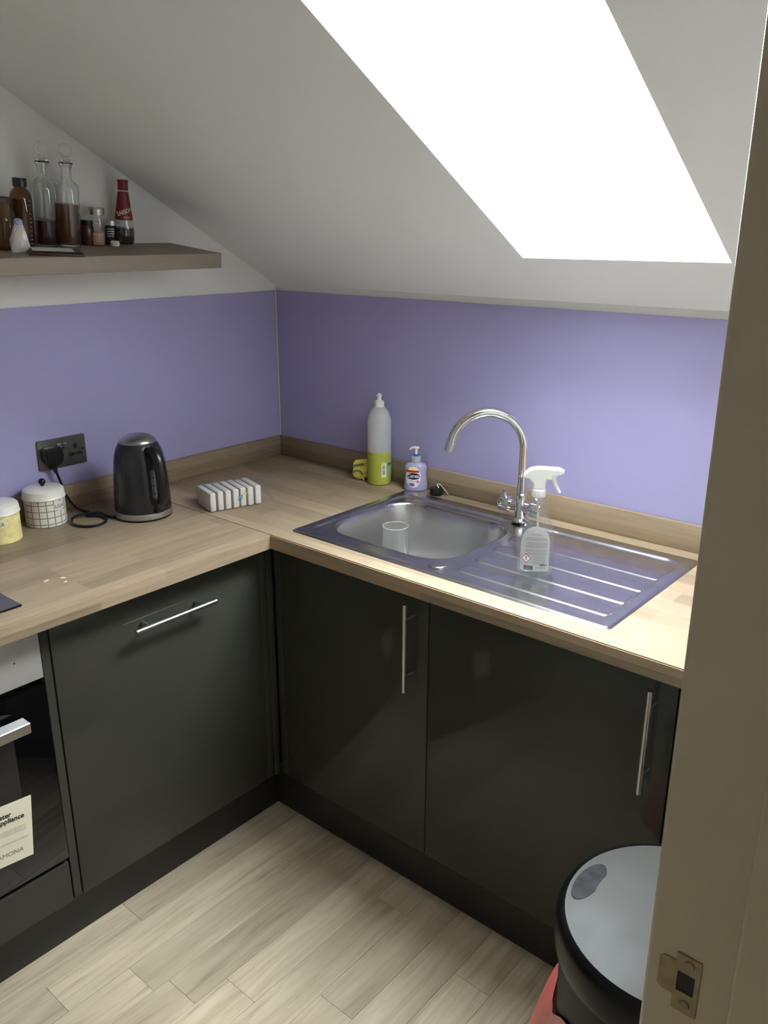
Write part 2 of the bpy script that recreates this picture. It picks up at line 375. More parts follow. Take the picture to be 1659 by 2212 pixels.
# strike plate: tall rectangle with a keep lip toward the kitchen, opening cut through
ZP0, ZP1, YP0, YP1 = 1.060, 1.1155, -2.0072, -1.9875
bm = B()
for (ya, yb, za, zb) in ((YP0, YP1, 1.0985, ZP1), (YP0, YP1, ZP0, 1.0795), (YP0, -2.0035, 1.0795, 1.0985), (-1.9897, YP1, 1.0795, 1.0985)):
    box(bm, XJ-0.0012, XJ+0.0004, ya, yb, za, zb)
prism(bm, [(YP1, 1.1065), (-1.978, 1.1065), (-1.9745, 1.103), (-1.9745, 1.077), (-1.978, 1.0735), (YP1, 1.0735)], XJ-0.0013, XJ+0.0004, 'x')
strike = obj('strike_plate', bm, M_strike, door); strike['label'] = 'tarnished strike plate with keep lip'
bm = B(); box(bm, XJ-0.0004, XJ+0.002, -2.0035, -1.9897, 1.0795, 1.0985); obj('latch_hole', bm, M_blackm, strike)
for z in (1.1080, 1.0690):
    bm = B(); bmesh.ops.create_cone(bm, cap_ends=True, segments=16, radius1=0.0042, radius2=0.0036, depth=0.0012, matrix=Matrix.Translation((XJ-0.0017, -1.998, z)) @ Matrix.Rotation(-PI/2, 4, 'Y'))
    sc = obj('screw', bm, M_strike, strike)

# lilac splashback panels, corner seal
M_trimw = M_seal
ZS0, ZS1 = H+0.0686, 1.4633
bm = B(); box(bm, RX+0.001, -0.006, -0.005, -0.0003, H+0.02, ZS1); tag(obj('splashback_panel', bm, M_splash), 'glossy lilac splashback panel on the wall with the socket', 'splashback')
bm = B(); box(bm, -0.005, -0.0003, YF+0.001, -0.0005, H+0.02, ZS1); tag(obj('splashback_panel', bm, M_splash), 'glossy lilac splashback panel behind the sink tap', 'splashback')
bm = B(); box(bm, -0.0095, -0.0055, -0.0095, -0.0055, ZS0, ZS1+0.003, 0.001, 1); t = obj('trim_1', bm, M_seal); t['kind'] = 'structure'; t['label'] = 'white corner sealing bead between the lilac panels'

# ================================================================== WORKTOP
TH = 0.038
bm = B(); box(bm, RX+0.001, -0.6001, -0.6, -0.001, H-TH, H)
bmesh.ops.bevel(bm, geom=[e for e in bm.edges if all(abs(v.co.y+0.6) < 1e-5 and abs(v.co.z-H) < 1e-5 for v in e.verts)], offset=0.0025, segments=2, affect='EDGES'); tag(obj('worktop', bm, M_wtx, smooth=True), 'oak-block laminate worktop with the kettle, tins and hob', 'worktop')
bm = B()
CX0, CX1, CY0, CY1 = -0.525, -0.085, -0.640, -1.490
pts_o = [(-0.6, -0.001), (-0.001, -0.001), (-0.001, YF+0.001), (-0.6, YF+0.001)]
gx = [-0.6, CX0, CX1, -0.001]; gy = [-0.001, CY0, CY1, YF+0.001]
GV = {(k, i, j): bm.verts.new((gx[i], gy[j], H-TH*k)) for k in (0, 1) for i in range(4) for j in range(4)}
for i in range(3):
    for j in range(3):
        if (i, j) == (1, 1): continue
        bm.faces.new([GV[0, i, j], GV[0, i+1, j], GV[0, i+1, j+1], GV[0, i, j+1]]); bm.faces.new([GV[1, i, j], GV[1, i, j+1], GV[1, i+1, j+1], GV[1, i+1, j]])
for a in range(3):
    for (p_, q_) in (((a, 0), (a+1, 0)), ((a, 3), (a+1, 3)), ((0, a), (0, a+1)), ((3, a), (3, a+1))):
        bm.faces.new([GV[0, *p_], GV[0, *q_], GV[1, *q_], GV[1, *p_]])
for (p_, q_) in (((1, 1), (2, 1)), ((2, 1), (2, 2)), ((2, 2), (1, 2)), ((1, 2), (1, 1))): bm.faces.new([GV[0, *p_], GV[0, *q_], GV[1, *q_], GV[1, *p_]])
bmesh.ops.recalc_face_normals(bm, faces=bm.faces[:])
es = [e for e in bm.edges if all(abs(v.co.x+0.6) < 1e-5 and abs(v.co.z-H) < 1e-5 for v in e.verts)]
bmesh.ops.bevel(bm, geom=es, offset=0.0025, segments=2, affect='EDGES')
tag(obj('worktop', bm, M_wty, smooth=True), 'oak-block laminate worktop cut out around the sink', 'worktop')
UT = 0.018
bm = B(); box(bm, RX+0.002, -UT-0.0004, -UT, -0.0052, H, ZS0, 0.0015, 2); tag(obj('upstand', bm, M_wtx, smooth=True), 'oak-block laminate upstand running behind the kettle', 'upstand')
bm = B(); box(bm, -UT, -0.0052, YF+0.002, -0.0054, H, ZS0, 0.0015, 2); tag(obj('upstand', bm, M_wty, smooth=True), 'oak-block laminate upstand running behind the sink', 'upstand')

# ================================================================== BASE UNITS
DL, DR = 0.5483, 0.554                       # door faces of the two runs
ZD0, ZD1 = 0.150, 0.866
def bar_handle(name, parent, a, b, out, r=0.006):
    """straight bar between a and b on two standoffs that run along -out to the door"""
    bm = B(); a = Vector(a); b = Vector(b); out = Vector(out); d = (b-a)
    tube(bm, [a, b], r, 14)
    for t in (0.17, 0.83):
        q = a+d*t; tube(bm, [q, q-out], 0.0042, 10)
    return obj(name, bm, M_steel, parent, True)
def carcass(parent, x0, x1, y0, y1, z0=0.15, z1=0.87):
    bm = B(); t = 0.016
    box(bm, x0, x0+t, y0, y1, z0, z1); box(bm, x1-t, x1, y0, y1, z0, z1)
    box(bm, x0+t, x1-t, y0, y0+t, z0, z1) if False else None
    box(bm, x0, x1, y0, y1, z0, z0+t)
    return obj('body', bm, M_carc, parent)
# right run: two doors under the sink
for (ya, yb, hy, lab) in ((-0.583, -1.0788, -1.036, 'anthracite gloss cupboard under the sink bowl beside the corner post'), (-1.0816, -1.664, -1.6245, 'anthracite gloss cupboard under the draining board beside the bin')):
    t = thing('base_cabinet', lab, 'cabinet', (0, 0, 0))
    bm = B(); th = 0.016
    box(bm, -DR+0.022, -0.03, ya-0.002, ya-0.002-th, 0.15, 0.87); box(bm, -DR+0.022, -0.03, yb+0.002, yb+0.002+th, 0.15, 0.87); box(bm, -DR+0.022, -0.03, ya-0.002, yb+0.002, 0.15, 0.166)
    obj('body', bm, M_carc, t)
    bm = B(); box(bm, -DR, -DR+0.019, ya, yb, ZD0, ZD1, 0.0015, 2); d = obj('door', bm, M_door, t, True)
    h = bar_handle('handle', d, (-DR-0.035, hy, 0.614), (-DR-0.035, hy, 0.840), (-0.035, 0, 0)); h['label'] = 'steel bar handle'
bm = B(); box(bm, -DR, -DR+0.019, -1.667, YF+0.002, ZD0, ZD1, 0.0015, 2); box(bm, -DR+0.019, -0.03, -1.70, -1.716, 0.15, 0.87); tag(obj('end_panel', bm, M_door, smooth=True), 'anthracite end panel between the sink cupboards and the door wall', 'panel')
# left run: panelled fridge door, filler, oven
t = thing('base_cabinet', 'anthracite cupboard with a horizontal bar handle beside the oven', 'cabinet')
bm = B(); box(bm, -1.188, -1.172, -DL+0.022, -0.03, 0.15, 0.87); box(bm, -0.618, -0.602, -DL+0.022, -0.03, 0.15, 0.87); box(bm, -1.188, -0.602, -DL+0.022, -0.03, 0.15, 0.166); obj('body', bm, M_carc, t)
bm = B(); box(bm, -1.1885, -0.600, -DL, -DL+0.019, ZD0, ZD1, 0.0015, 2); d = obj('door', bm, M_door, t, True)
h = bar_handle('handle', d, (-1.003, -DL-0.036, 0.7795), (-0.772, -DL-0.036, 0.7795), (0, -0.036, 0)); h['label'] = 'steel bar handle'
bm = B(); box(bm, -1.2105, -1.1905, -DL+0.003, -DL+0.25, ZD0, 0.87, 0.001, 1); obj('filler_strip', bm, M_door, t, True)
t = thing('base_cabinet', 'anthracite cupboard with an upright bar handle on the far side of the oven', 'cabinet')
bm = B(); box(bm, -2.417, -2.401, -DL+0.022, -0.03, 0.15, 0.87); box(bm, -1.832, -1.816, -DL+0.022, -0.03, 0.15, 0.87); box(bm, -2.417, -1.816, -DL+0.022, -0.03, 0.15, 0.166); obj('body', bm, M_carc, t)
bm = B(); box(bm, -2.417, -1.8155, -DL, -DL+0.019, ZD0, ZD1, 0.0015, 2); d = obj('door', bm, M_door, t, True)
bar_handle('handle', d, (-2.37, -DL-0.036, 0.614), (-2.37, -DL-0.036, 0.840), (0, -0.036, 0))
# corner post: two slim strips meeting in the inner corner
t = thing('corner_post', 'dark anthracite corner post where the two runs of cupboards meet', 'panel')
for (a, b, c_, d_) in ((-0.5985, -0.5765, -DL+0.001, -DL+0.020), (-0.5755, -0.5575, -DL-0.006, -DL+0.015)):
    bm = B(); box(bm, a, b, c_, d_, ZD0, ZD1, 0.0025, 2); obj('post_strip', bm, M_door, t, True)
bm = B(); box(bm, -DR+0.001, -DR+0.018, -0.5805, -0.556, ZD0, ZD1, 0.0025, 2); obj('post_strip', bm, M_door, t, True)
# plinths
bm = B(); box(bm, RX+0.002, -0.518, -0.493, -0.477, 0.0, 0.149); tag(obj('plinth', bm, M_plinth), 'dark plinth board under the oven and handled cupboard', 'plinth')
bm = B(); box(bm, -0.517, -0.501, YF+0.002, -0.470, 0.0, 0.149); tag(obj('plinth', bm, M_plinth), 'dark plinth board under the sink cupboards', 'plinth')
# oven
OX0, OX1 = -1.812, -1.2125
t = thing('oven', 'built-in black glass oven with steel control panel and paper notice', 'oven')
bm = B(); box(bm, OX0+0.02, OX1-0.02, -0.52, -0.06, 0.285, 0.84); obj('body', bm, M_carc, t)
bm = B(); box(bm, OX0, OX1, -DL, -0.52, 0.741, 0.868, 0.002, 2); cp = obj('control_panel', bm, mat('oven_steel', (0.50, 0.48, 0.455, 1), 0.5, 0.5, bump=0.02, bscale=700), t, True)
for kx in (-1.70, -1.60, -1.42):
    bm = B(); bmesh.ops.create_cone(bm, cap_ends=True, segments=28, radius1=0.02, radius2=0.018, depth=0.02, matrix=Matrix.Translation((kx, -DL-0.010, 0.80)) @ Matrix.Rotation(PI/2, 4, 'X')); obj('knob', bm, M_steel, cp, True)
bm = B(); box(bm, -1.2725, -1.2695, -DL-0.0006, -DL, 0.796, 0.799); obj('indicator', bm, M_ink, cp)
bm = B(); box(bm, OX0, OX1, -DL-0.002, -0.522, 0.272, 0.722, 0.003, 2); d = obj('door', bm, M_blackglass, t, True)
bm = B(); box(bm, OX0+0.075, OX1-0.085, -DL-0.0026, -DL-0.0020, 0.36, 0.655); w = obj('inner_window', bm, mat('smoked_glass', rgb(22, 22, 23), 0.05), d)
bm = B(); box(bm, OX0+0.066, OX1-0.066, -DL-0.052, -DL-0.020, 0.658, 0.682, 0.0015, 1); box(bm, OX1-0.15, OX1-0.13, -DL-0.022, -DL-0.001, 0.662, 0.678); box(bm, OX0+0.13, OX0+0.15, -DL-0.022, -DL-0.001, 0.662, 0.678)
h = obj('handle', bm, M_steel, d); h['label'] = 'flat steel oven handle'
SY = -DL-0.0024
bm = B(); prism(bm, [(-1.4500, 0.352), (-1.2925, 0.334), (-1.2790, 0.4820), (-1.4365, 0.4985)], SY-0.0006, SY, 'y'); st = obj('paper_notice', bm, M_paper, d); st['label'] = 'cream paper notice stuck on the oven glass'
SR = -0.11
ff = lambda x, z: SY-0.0011
text_obj('lettering', st, 'Register', 0.0160, M_ink, ff, -1.3270, 0.4600, 'RIGHT', bold=0.0004, rot=SR)
text_obj('lettering', st, 'your appliance', 0.0160, M_ink, ff, -1.3000, 0.4430, 'RIGHT', bold=0.0004, rot=SR)
for k, zz in enumerate((0.419, 0.414, 0.409)): text_obj('lettering', st, 'to activate your guarantee and', 0.0045, M_greyink, ff, -1.300, zz, 'RIGHT', rot=SR)
text_obj('lettering', st, 'visit the website shown on the back', 0.0048, M_greyink, ff, -1.2975, 0.388, 'RIGHT', rot=SR)
text_obj('lettering', st, 'LAMONA', 0.0150, M_greyink, ff, -1.3120, 0.3620, 'RIGHT', rot=SR, xs=1.05)
bm = B(); box(bm, OX0, OX1-0.0025, -DL, -DL+0.019, ZD0, 0.2595, 0.0012, 1); tag(obj('filler_panel', bm, M_door, smooth=True), 'dark anthracite panel beneath the oven door', 'panel')
# hob
t = thing('hob', 'black glass hob set into the worktop above the oven', 'hob', (0, 0, 0))
bm = B(); box(bm, -1.80, -1.2315, -0.5365, -0.05, H, H+0.005, 0.0015, 1); hb = obj('glass_top', bm, M_blackglass, t, True)
for (hx, hy, hr) in ((-1.38, -0.18, 0.10), (-1.38, -0.42, 0.075), (-1.65, -0.18, 0.075), (-1.65, -0.42, 0.10)):
    bm = B(); n = 36; a = [bm.verts.new((hx+hr*math.cos(2*PI*k/n), hy+hr*math.sin(2*PI*k/n), H+0.0052)) for k in range(n)]; b = [bm.verts.new((hx+(hr-0.002)*math.cos(2*PI*k/n), hy+(hr-0.002)*math.sin(2*PI*k/n), H+0.0052)) for k in range(n)]
    for k in range(n): bm.faces.new((a[k], a[(k+1) % n], b[(k+1) % n], b[k]))
    obj('cooking_zone', bm, M_greyink, hb)

# ================================================================== SINK
def sdrr(px, py, cx_, cy_, hx, hy, r):
    qx = abs(px-cx_)-hx+r; qy = abs(py-cy_)-hy+r
    return math.hypot(max(qx, 0), max(qy, 0))+min(max(qx, qy), 0)-r
def sst(a, b, x):
    t = min(1, max(0, (x-a)/(b-a))); return t*t*(3-2*t)
SX0, SX1, SY0, SY1 = -0.545, -0.067, -0.617, -1.512
scx, scy = (SX0+SX1)/2, (SY0+SY1)/2
BC = (-0.305, -0.858); BH = (0.172, 0.2); BD = 0.150
STRIPS = ((-0.490, -1.100), (-0.410, -1.096), (-0.327, -1.090), (-0.243, -1.080))
def sink_h(x, y):
    do = sdrr(x, y, scx, scy, (SX1-SX0)/2, (SY0-SY1)/2, 0.014)
    z = 0.0005+0.0040*sst(0, 0.006, -do)
    din = sdrr(x, y, -0.316, scy, 0.213, (SY0-SY1)/2-0.026, 0.045)
    z -= 0.0055*sst(0.0, 0.010, -din)*(0.35+0.65*sst(-0.525, -0.46, x))
    db = sdrr(x, y, BC[0], BC[1], BH[0], BH[1], 0.095)
    s = min(1, max(0, -db/0.045))
    z += 0.0012*math.exp(-((db-0.004)/0.006)**2)
    z -= (BD-0.006*0)*(s*s*(3-2*s))
    if -db > 0.045: z -= 0.006*sst(0.0, 0.14, -db-0.045)
    for fx, ly in STRIPS:
        ds = sdrr(x, y, fx+0.026, (ly-1.488)/2, 0.026, (ly+1.488)/2, 0.018)
        z += 0.0028*sst(0.0, 0.005, -ds)
    return H+z
nx_, ny_ = 190, 330
def fine(a, b, n): return [a+(b-a)*i/n for i in range(n+1)]
gx = [SX0]+[SX0+0.002]+fine(SX0+0.004, SX1-0.004, nx_)+[SX1-0.002, SX1]; gy = [SY0, SY0-0.002]+fine(SY0-0.004, SY1+0.004, ny_)+[SY1+0.002, SY1]
bm = B(); R = []
def clampcorner(x, y):
    d = sdrr(x, y, scx, scy, (SX1-SX0)/2, (SY0-SY1)/2, 0.014)
    if d > 0:
        r = 0.014; qx = scx+math.copysign((SX1-SX0)/2-r, x-scx); qy = scy+math.copysign((SY0-SY1)/2-r, y-scy)
        k = r/math.hypot(x-qx, y-qy); return qx+(x-qx)*k, qy+(y-qy)*k
    return x, y
for x in gx:
    row = []
    for y in gy:
        a, b = clampcorner(x, y); row.append(bm.verts.new((a, b, sink_h(a, b))))
    R.append(row)
for a, b in zip(R, R[1:]):
    for j in range(len(gy)-1):
        try: bm.faces.new((a[j], a[j+1], b[j+1], b[j]))
        except ValueError: pass
bmesh.ops.remove_doubles(bm, verts=bm.verts[:], dist=0.00005)
t = thing('sink', 'stainless steel inset sink with bowl and grooved draining board', 'sink')
for f in bm.faces:
    if f.normal.z < 0: f.normal_flip()
bm.normal_update()
me = bpy.data.meshes.new('sink_top'); bm.to_mesh(me); bm.free(); me.materials.append(M_sink)
me.materials.append(mat('satin_bowl_steel', (0.50, 0.49, 0.48, 1), 0.30, 1.0))
for f in me.polygons:
    f.use_smooth = True
    if sdrr(f.center.x, f.center.y, BC[0], BC[1], BH[0], BH[1], 0.095) < -0.006: f.material_index = 1
o = bpy.data.objects.new('sink_top', me); COL.objects.link(o); o.parent = t
bm = B(); zb = sink_h(*BC); lathe(bm, [(0.0, zb+0.0005), (0.022, zb+0.0005), (0.024, zb+0.003), (0.034, zb+0.004), (0.039, zb+0.001)], 32, cx=BC[0], cy=BC[1], cap0=False, cap1=False); obj('strainer', bm, M_steel, t, True)
zb = sink_h(-0.494, -1.056); bm = B(); lathe(bm, [(0.0215, zb-0.001), (0.0215, zb+0.0040), (0.0200, zb+0.0052), (0.0185, zb+0.0054), (0.0, zb+0.0055)], 32, cx=-0.492, cy=-1.056); o = obj('tap_hole_cover', bm, M_sink, t, True); o['label'] = 'round steel blanking disc'

# tap
SPD = Vector((-0.648, 0.762, 0)).normalized()    # direction the spout points
tx, ty = -0.096, -1.034
zt = sink_h(tx, ty)
t = thing('mixer_tap', 'chrome swan-neck mixer tap arching over the sink bowl', 'tap', (tx, ty, zt))
bm = B(); lathe(bm, [(0.0, 0), (0.024, 0), (0.024, 0.004), (0.019, 0.008), (0.0165, 0.012), (0.0165, 0.05), (0.0135, 0.056), (0.0150, 0.075), (0.0128, 0.078), (0.0, 0.079)], 32); obj('base', bm, M_chrome, t, True)
zc = 0.199; RA = 0.0955
pts = [Vector((0, 0, 0.07)), Vector((0, 0, 0.12)), Vector((0, 0, 0.16))]
for k in range(0, 25):
    a = math.radians(168)*k/24; pts.append(SPD*(RA-RA*math.cos(a))+Vector((0, 0, zc+RA*math.sin(a))))
tl = (pts[-1]-pts[-2]).normalized()
pts.append(pts[-1]+tl*0.010)
bm = B(); tube(bm, pts, 0.0124, 20); sp_ = obj('spout', bm, M_chrome, t, True)
bm = B(); tube(bm, [pts[-1]-tl*0.004, pts[-1]+tl*0.018], 0.0131, 20); obj('aerator', bm, M_steel, sp_, True)
bm = B(); tube(bm, [(0, -0.052, 0.040), (0, 0.052, 0.040)], 0.0148, 20); obj('valve_body', bm, M_chrome, t, True)
for s in (1, -1):
    bm = B(); tube(bm, [(0, s*0.030, 0.040), (0, s*0.033, 0.040), (0, s*0.060, 0.040), (0, s*0.063, 0.040)], [0.0205, 0.0215, 0.0215, 0.0200], 24); k = obj('lever_head', bm, M_chrome, t, True)
    bm = B(); tube(bm, [(0, s*0.050, 0.055), (-0.003, s*0.051, 0.066), (-0.008, s*0.052, 0.074)], [0.0085, 0.007, 0.0055], 12); obj('lever', bm, M_chrome, k, True)

# glass standing in the bowl
M_tumbler = thin_glass('tumbler_glass', (0.95, 0.96, 0.94, 1), 0.10, (0.9, 0.9, 0.88, 1), 0.03, 1.7)
gxp, gyp = -0.318, -0.784; zb = sink_h(gxp, gyp)
t = thing('drinking_glass', 'clear tall drinking glass standing in the sink bowl', 'glass', (gxp, gyp, zb))
bm = B(); hgt = 0.902-zb
lathe(bm, [(0.0, 0.0), (0.026, 0.0), (0.031, 0.006), (0.035, 0.05), (0.0365, 0.09), (0.0345, hgt-0.002), (0.0338, hgt), (0.0330, hgt-0.002), (0.0345, 0.09), (0.033, 0.05), (0.029, 0.014), (0.0, 0.012)], 40, cap0=False, cap1=False)
obj('tumbler', bm, M_tumbler, t, True)
bm = B(); n = 40; tube(bm, [(0.0340*math.cos(2*PI*k/n), 0.0340*math.sin(2*PI*k/n), hgt) for k in range(n+1)], 0.0011, 8, False); obj('rim', bm, thin_glass('rim_glass', (0.9, 0.92, 0.9, 1), 0.45, (0.9, 0.9, 0.88, 1), 0.05, 1.7), t, True)

# ================================================================== OBJECTS ON THE WORKTOP
# spray bottle
t = thing('spray_bottle', 'clear plastic spray bottle with white trigger head on the draining board', 'bottle', (-0.386, -1.249, sink_h(-0.376, -1.249)+0.0015), math.radians(-60.6))
M_pet = thin_glass('clear_pet', (0.94, 0.95, 0.95, 1), 0.05, rough=0.05, ior=1.65)
prof = [(0.030, 0.0), (0.0405, 0.003), (0.043, 0.010), (0.043, 0.03), (0.0425, 0.06), (0.0405, 0.09), (0.0365, 0.11), (0.030, 0.127), (0.0235, 0.142), (0.0190, 0.155), (0.0170, 0.165), (0.0172, 0.175), (0.0140, 0.181), (0.0138, 0.190)]
SYr = 0.62
bm = B(); lathe(bm, prof, 48, 1.0, SYr, cap1=False); obj('bottle', bm, M_pet, t, True)
bm = B(); lathe(bm, [(0.0, 0.0015), (0.0385, 0.003), (0.0415, 0.009), (0.0415, 0.012), (0.0, 0.0122)], 40, 1.0, SYr); obj('liquid', bm, thin_glass('clear_cleaner', (0.9, 0.93, 0.92, 1), 0.08), t, True)
def prof_r(z):
    for (r0, z0), (r1, z1) in zip(prof, prof[1:]):
        if z0 <= z <= z1: return r0+(r1-r0)*(z-z0)/(z1-z0)
    return prof[-1][0]
fS = lambda x, z: -SYr*prof_r(z)*math.sqrt(max(0.001, 1-(x/prof_r(z))**2))-0.0006
fS2 = lambda x, z: fS(x, z)-0.0005
def hwS(t_): return 0.0315 if t_ < 0.62 else 0.0315*math.sqrt(max(0.02, 1-((t_-0.62)/0.385)**2))
M_lab = thin_glass('silver_label', (0.8, 0.8, 0.8, 1), 0.82, (0.62, 0.62, 0.61, 1), 0.3)
lb = patch('label', t, M_lab, fS, 0.014, 0.118, hwS, nx=16, nz=18)
for i in range(17):
    z = 0.0985-i*0.0026
    if i in (3, 7): continue
    w = (22 if i > 3 else 12)
    s = ''.join(random.choice('aeinorstlcdmu    ') for _ in range(int(w*2.1)))
for i in range(18):                            # unreadable fine print: thin grey lines
    z = 0.1010-i*0.0028
    if i in (2, 6, 12): continue
    w = 0.013+0.012*min(1, i/5)-0.004*random.random()
    x1 = 0.026 if i > 4 else 0.012+0.003*i
    patch('fine_print', lb, M_greyink, fS2, z-0.0006, z+0.0004, w/1.0, x0=x1-w, nx=6, nz=1)
for i in range(8):
    z = 0.0500-i*0.0026
    patch('fine_print', lb, M_greyink, fS2, z-0.0005, z+0.0004, 0.0165-0.003*random.random(), x0=0.0095, nx=6, nz=1)
M_red = mat('hazard_red', rgb(176, 52, 44), 0.5)
hx_, hz_ = -0.0185, 0.0435
dia = lambda s: [(hx_+s, hz_), (hx_, hz_+s), (hx_-s, hz_), (hx_, hz_-s)]
poly_patch('hazard_border', lb, M_red, lambda x, z: fS(x, z)-0.0005, dia(0.0112))
poly_patch('hazard_field', lb, M_white, lambda x, z: fS(x, z)-0.0008, dia(0.0092))
text_obj('exclamation_mark', lb, '!', 0.0135, M_ink, lambda x, z: fS(x, z)-0.0011, hx_, hz_, bold=0.0004)
x = -0.023
for k in range(17):
    w = random.choice((0.0004, 0.0007, 0.0010)); poly_patch('barcode_bar', lb, M_ink, fS2, [(x, 0.0165), (x+w, 0.0165), (x+w, 0.0265), (x, 0.0265)]); x += w+random.choice((0.0003, 0.0006))
text_obj('lettering', lb, '500ml', 0.0062, M_ink, fS2, 0.0195, 0.0290, bold=0.0002)
for z in (0.0245, 0.0225, 0.0205): patch('fine_print', lb, M_greyink, fS2, z-0.0004, z+0.0004, 0.0105, x0=0.0145, nx=4, nz=1)
M_frost = thin_glass('frosted_white_plastic', (0.85, 0.85, 0.85, 1), 0.75, (0.9, 0.9, 0.88, 1), 0.25)
M_sprayw = mat('natural_white_plastic', rgb(238, 238, 234), 0.3)
bm = B(); lathe(bm, [(0.0158, 0.183), (0.0160, 0.184), (0.0160, 0.198), (0.0150, 0.200), (0.0, 0.2005)], 28); obj('collar', bm, M_frost, t, True)
bm = B()  # trigger head: extruded side silhouette with rounded edges
sil = [(-0.036, 0.225), (-0.033, 0.235), (-0.022, 0.2450), (-0.006, 0.2490), (0.020, 0.2490), (0.034, 0.2480), (0.037, 0.2490), (0.0475, 0.2460), (0.0475, 0.2355), (0.037, 0.231), (0.030, 0.230), (0.028, 0.222), (0.016, 0.222), (0.014, 0.212), (0.0135, 0.199), (-0.0135, 0.199), (-0.0145, 0.212), (-0.022, 0.222), (-0.030, 0.224)]
prism(bm, sil, -0.0105, 0.0105, 'y'); bmesh.ops.recalc_face_normals(bm, faces=bm.faces[:])
bmesh.ops.bevel(bm, geom=[e for e in bm.edges if abs(e.verts[0].co.y-e.verts[1].co.y) < 1e-6], offset=0.0035, segments=3, affect='EDGES', clamp_overlap=True)
sh = obj('spray_head', bm, M_sprayw, t, True)
bm = B(); tg = spline([(0.030, 0, 0.232), (0.033, 0, 0.217), (0.039, 0, 0.203), (0.0455, 0, 0.192)], 5); tube(bm, tg, [0.0052-0.0022*i/(len(tg)-1) for i in range(len(tg))], 12); obj('trigger', bm, M_sprayw, sh, True)
bm = B(); tube(bm, [(0.0465, 0, 0.2405), (0.0515, 0, 0.2405)], 0.0052, 14); obj('nozzle', bm, M_sprayw, sh, True)
bm = B(); tube(bm, [(0, 0, 0.185), (0.002, 0, 0.10), (0.012, 0, 0.008)], 0.0022, 8); obj('dip_tube', bm, M_frost, t, True)

# washing-up liquid bottle
t = thing('washing_up_bottle', 'tall washing-up liquid bottle half full of yellow-green liquid', 'bottle', (-0.058, -0.503, H), math.radians(-52))
M_hdpe = thin_glass('frosted_bottle', (0.9, 0.9, 0.9, 1), 0.78, (0.90, 0.91, 0.90, 1), 0.2)
M_lime = mat('lime_liquid', rgb(172, 178, 74), 0.28, vary=0.06)
ZL = 0.103
bm = B(); lathe(bm, [(0.0365, ZL), (0.0365, 0.197), (0.0352, 0.206), (0.031, 0.218), (0.0255, 0.228), (0.018, 0.237), (0.0145, 0.239)], 40, cap0=False); obj('bottle', bm, M_hdpe, t, True)
bm = B(); lathe(bm, [(0.0, 0.0), (0.031, 0.0), (0.035, 0.003), (0.0365, 0.009), (0.0365, ZL), (0.0, ZL-0.0005)], 40); obj('liquid', bm, M_lime, t, True)
bm = B(); lathe(bm, [(0.0143, 0.237), (0.0148, 0.239), (0.0145, 0.256), (0.0130, 0.2575), (0.0075, 0.258), (0.0065, 0.262), (0.0062, 0.268), (0.0085, 0.271), (0.0088, 0.274), (0.0055, 0.2755), (0.0045, 0.279), (0.0, 0.280)], 28); obj('cap', bm, M_white, t, True)
fG = cylf(0.0365)
def turned(f, a): return f
M_lemon = mat('label_green', rgb(150, 178, 120), 0.4, vary=0.2, vscale=60)
lb = bpy.data.objects.new('label', None)
def cyl_patch(name, parent, m, r, a0, a1, z0, z1, n=14, eps=0.0005):
    bm = B(); A = []
    for k in range(n+1):
        a = math.radians(a0+(a1-a0)*k/n); A.append((bm.verts.new(((r+eps)*math.sin(a), -(r+eps)*math.cos(a), z0)), bm.verts.new(((r+eps)*math.sin(a), -(r+eps)*math.cos(a), z1))))
    for p_, q_ in zip(A, A[1:]): bm.faces.new((p_[0], q_[0], q_[1], p_[1]))
    return obj(name, bm, m, parent, True)
lb = cyl_patch('label', t, M_lemon, 0.0365, 38, 120, 0.028, 0.078)
cyl_patch('label_panel', lb, M_paper, 0.0365, 12, 38, 0.027, 0.072)
for k in range(7): cyl_patch('barcode_bar', lb, M_ink, 0.0365, 17, 31, 0.036+0.0022*k, 0.0370+0.0022*k, 3, 0.0011)
for k in range(5): cyl_patch('barcode_bar', lb, M_ink, 0.0365, 17, 31, 0.054+0.0022*k, 0.0550+0.0022*k, 3, 0.0011)
cyl_patch('lemon_print', lb, mat('label_yellow', rgb(226, 205, 70), 0.4), 0.0365, 15, 27, 0.067, 0.076, 4, 0.0010)
cyl_patch('leaf_print', lb, mat('label_leaf', rgb(60, 120, 52), 0.4), 0.0365, 45, 85, 0.063, 0.070, 5, 0.0011)

# crumpled yellow sponge packet behind it
bm = B()
M_ypack = mat('yellow_packet', rgb(222, 206, 92), 0.35, vary=0.12, vscale=40)
t = thing('scourer_packet', 'torn yellow printed packet tucked behind the washing-up bottle', 'packet', (-0.064, -0.432, H), math.radians(-52))
bm = B(); ring = []
for j, (w, dd, z) in enumerate(((0.018, 0.010, 0.006), (0.027, 0.017, 0.014), (0.029, 0.019, 0.03), (0.027, 0.017, 0.045), (0.026, 0.015, 0.056), (0.024, 0.006, 0.063))):
    ring.append([bm.verts.new((w*math.copysign(abs(math.cos(a))**0.5, math.cos(a))*(1+random.uniform(-.08, .08))+0.004, dd*math.copysign(abs(math.sin(a))**0.5, math.sin(a))*(1+random.uniform(-.12, .12)), z+random.uniform(-.002, .002)+0.004*math.cos(a))) for a in [2*PI*k/14 for k in range(14)]])
for a, b in zip(ring, ring[1:]):
    for k in range(14): bm.faces.new((a[k], a[(k+1) % 14], b[(k+1) % 14], b[k]))
bm.faces.new(ring[0][::-1]); bm.faces.new(ring[-1]); pk = obj('wrapper', bm, M_ypack, t)
fP = lambda x, z: -0.0215
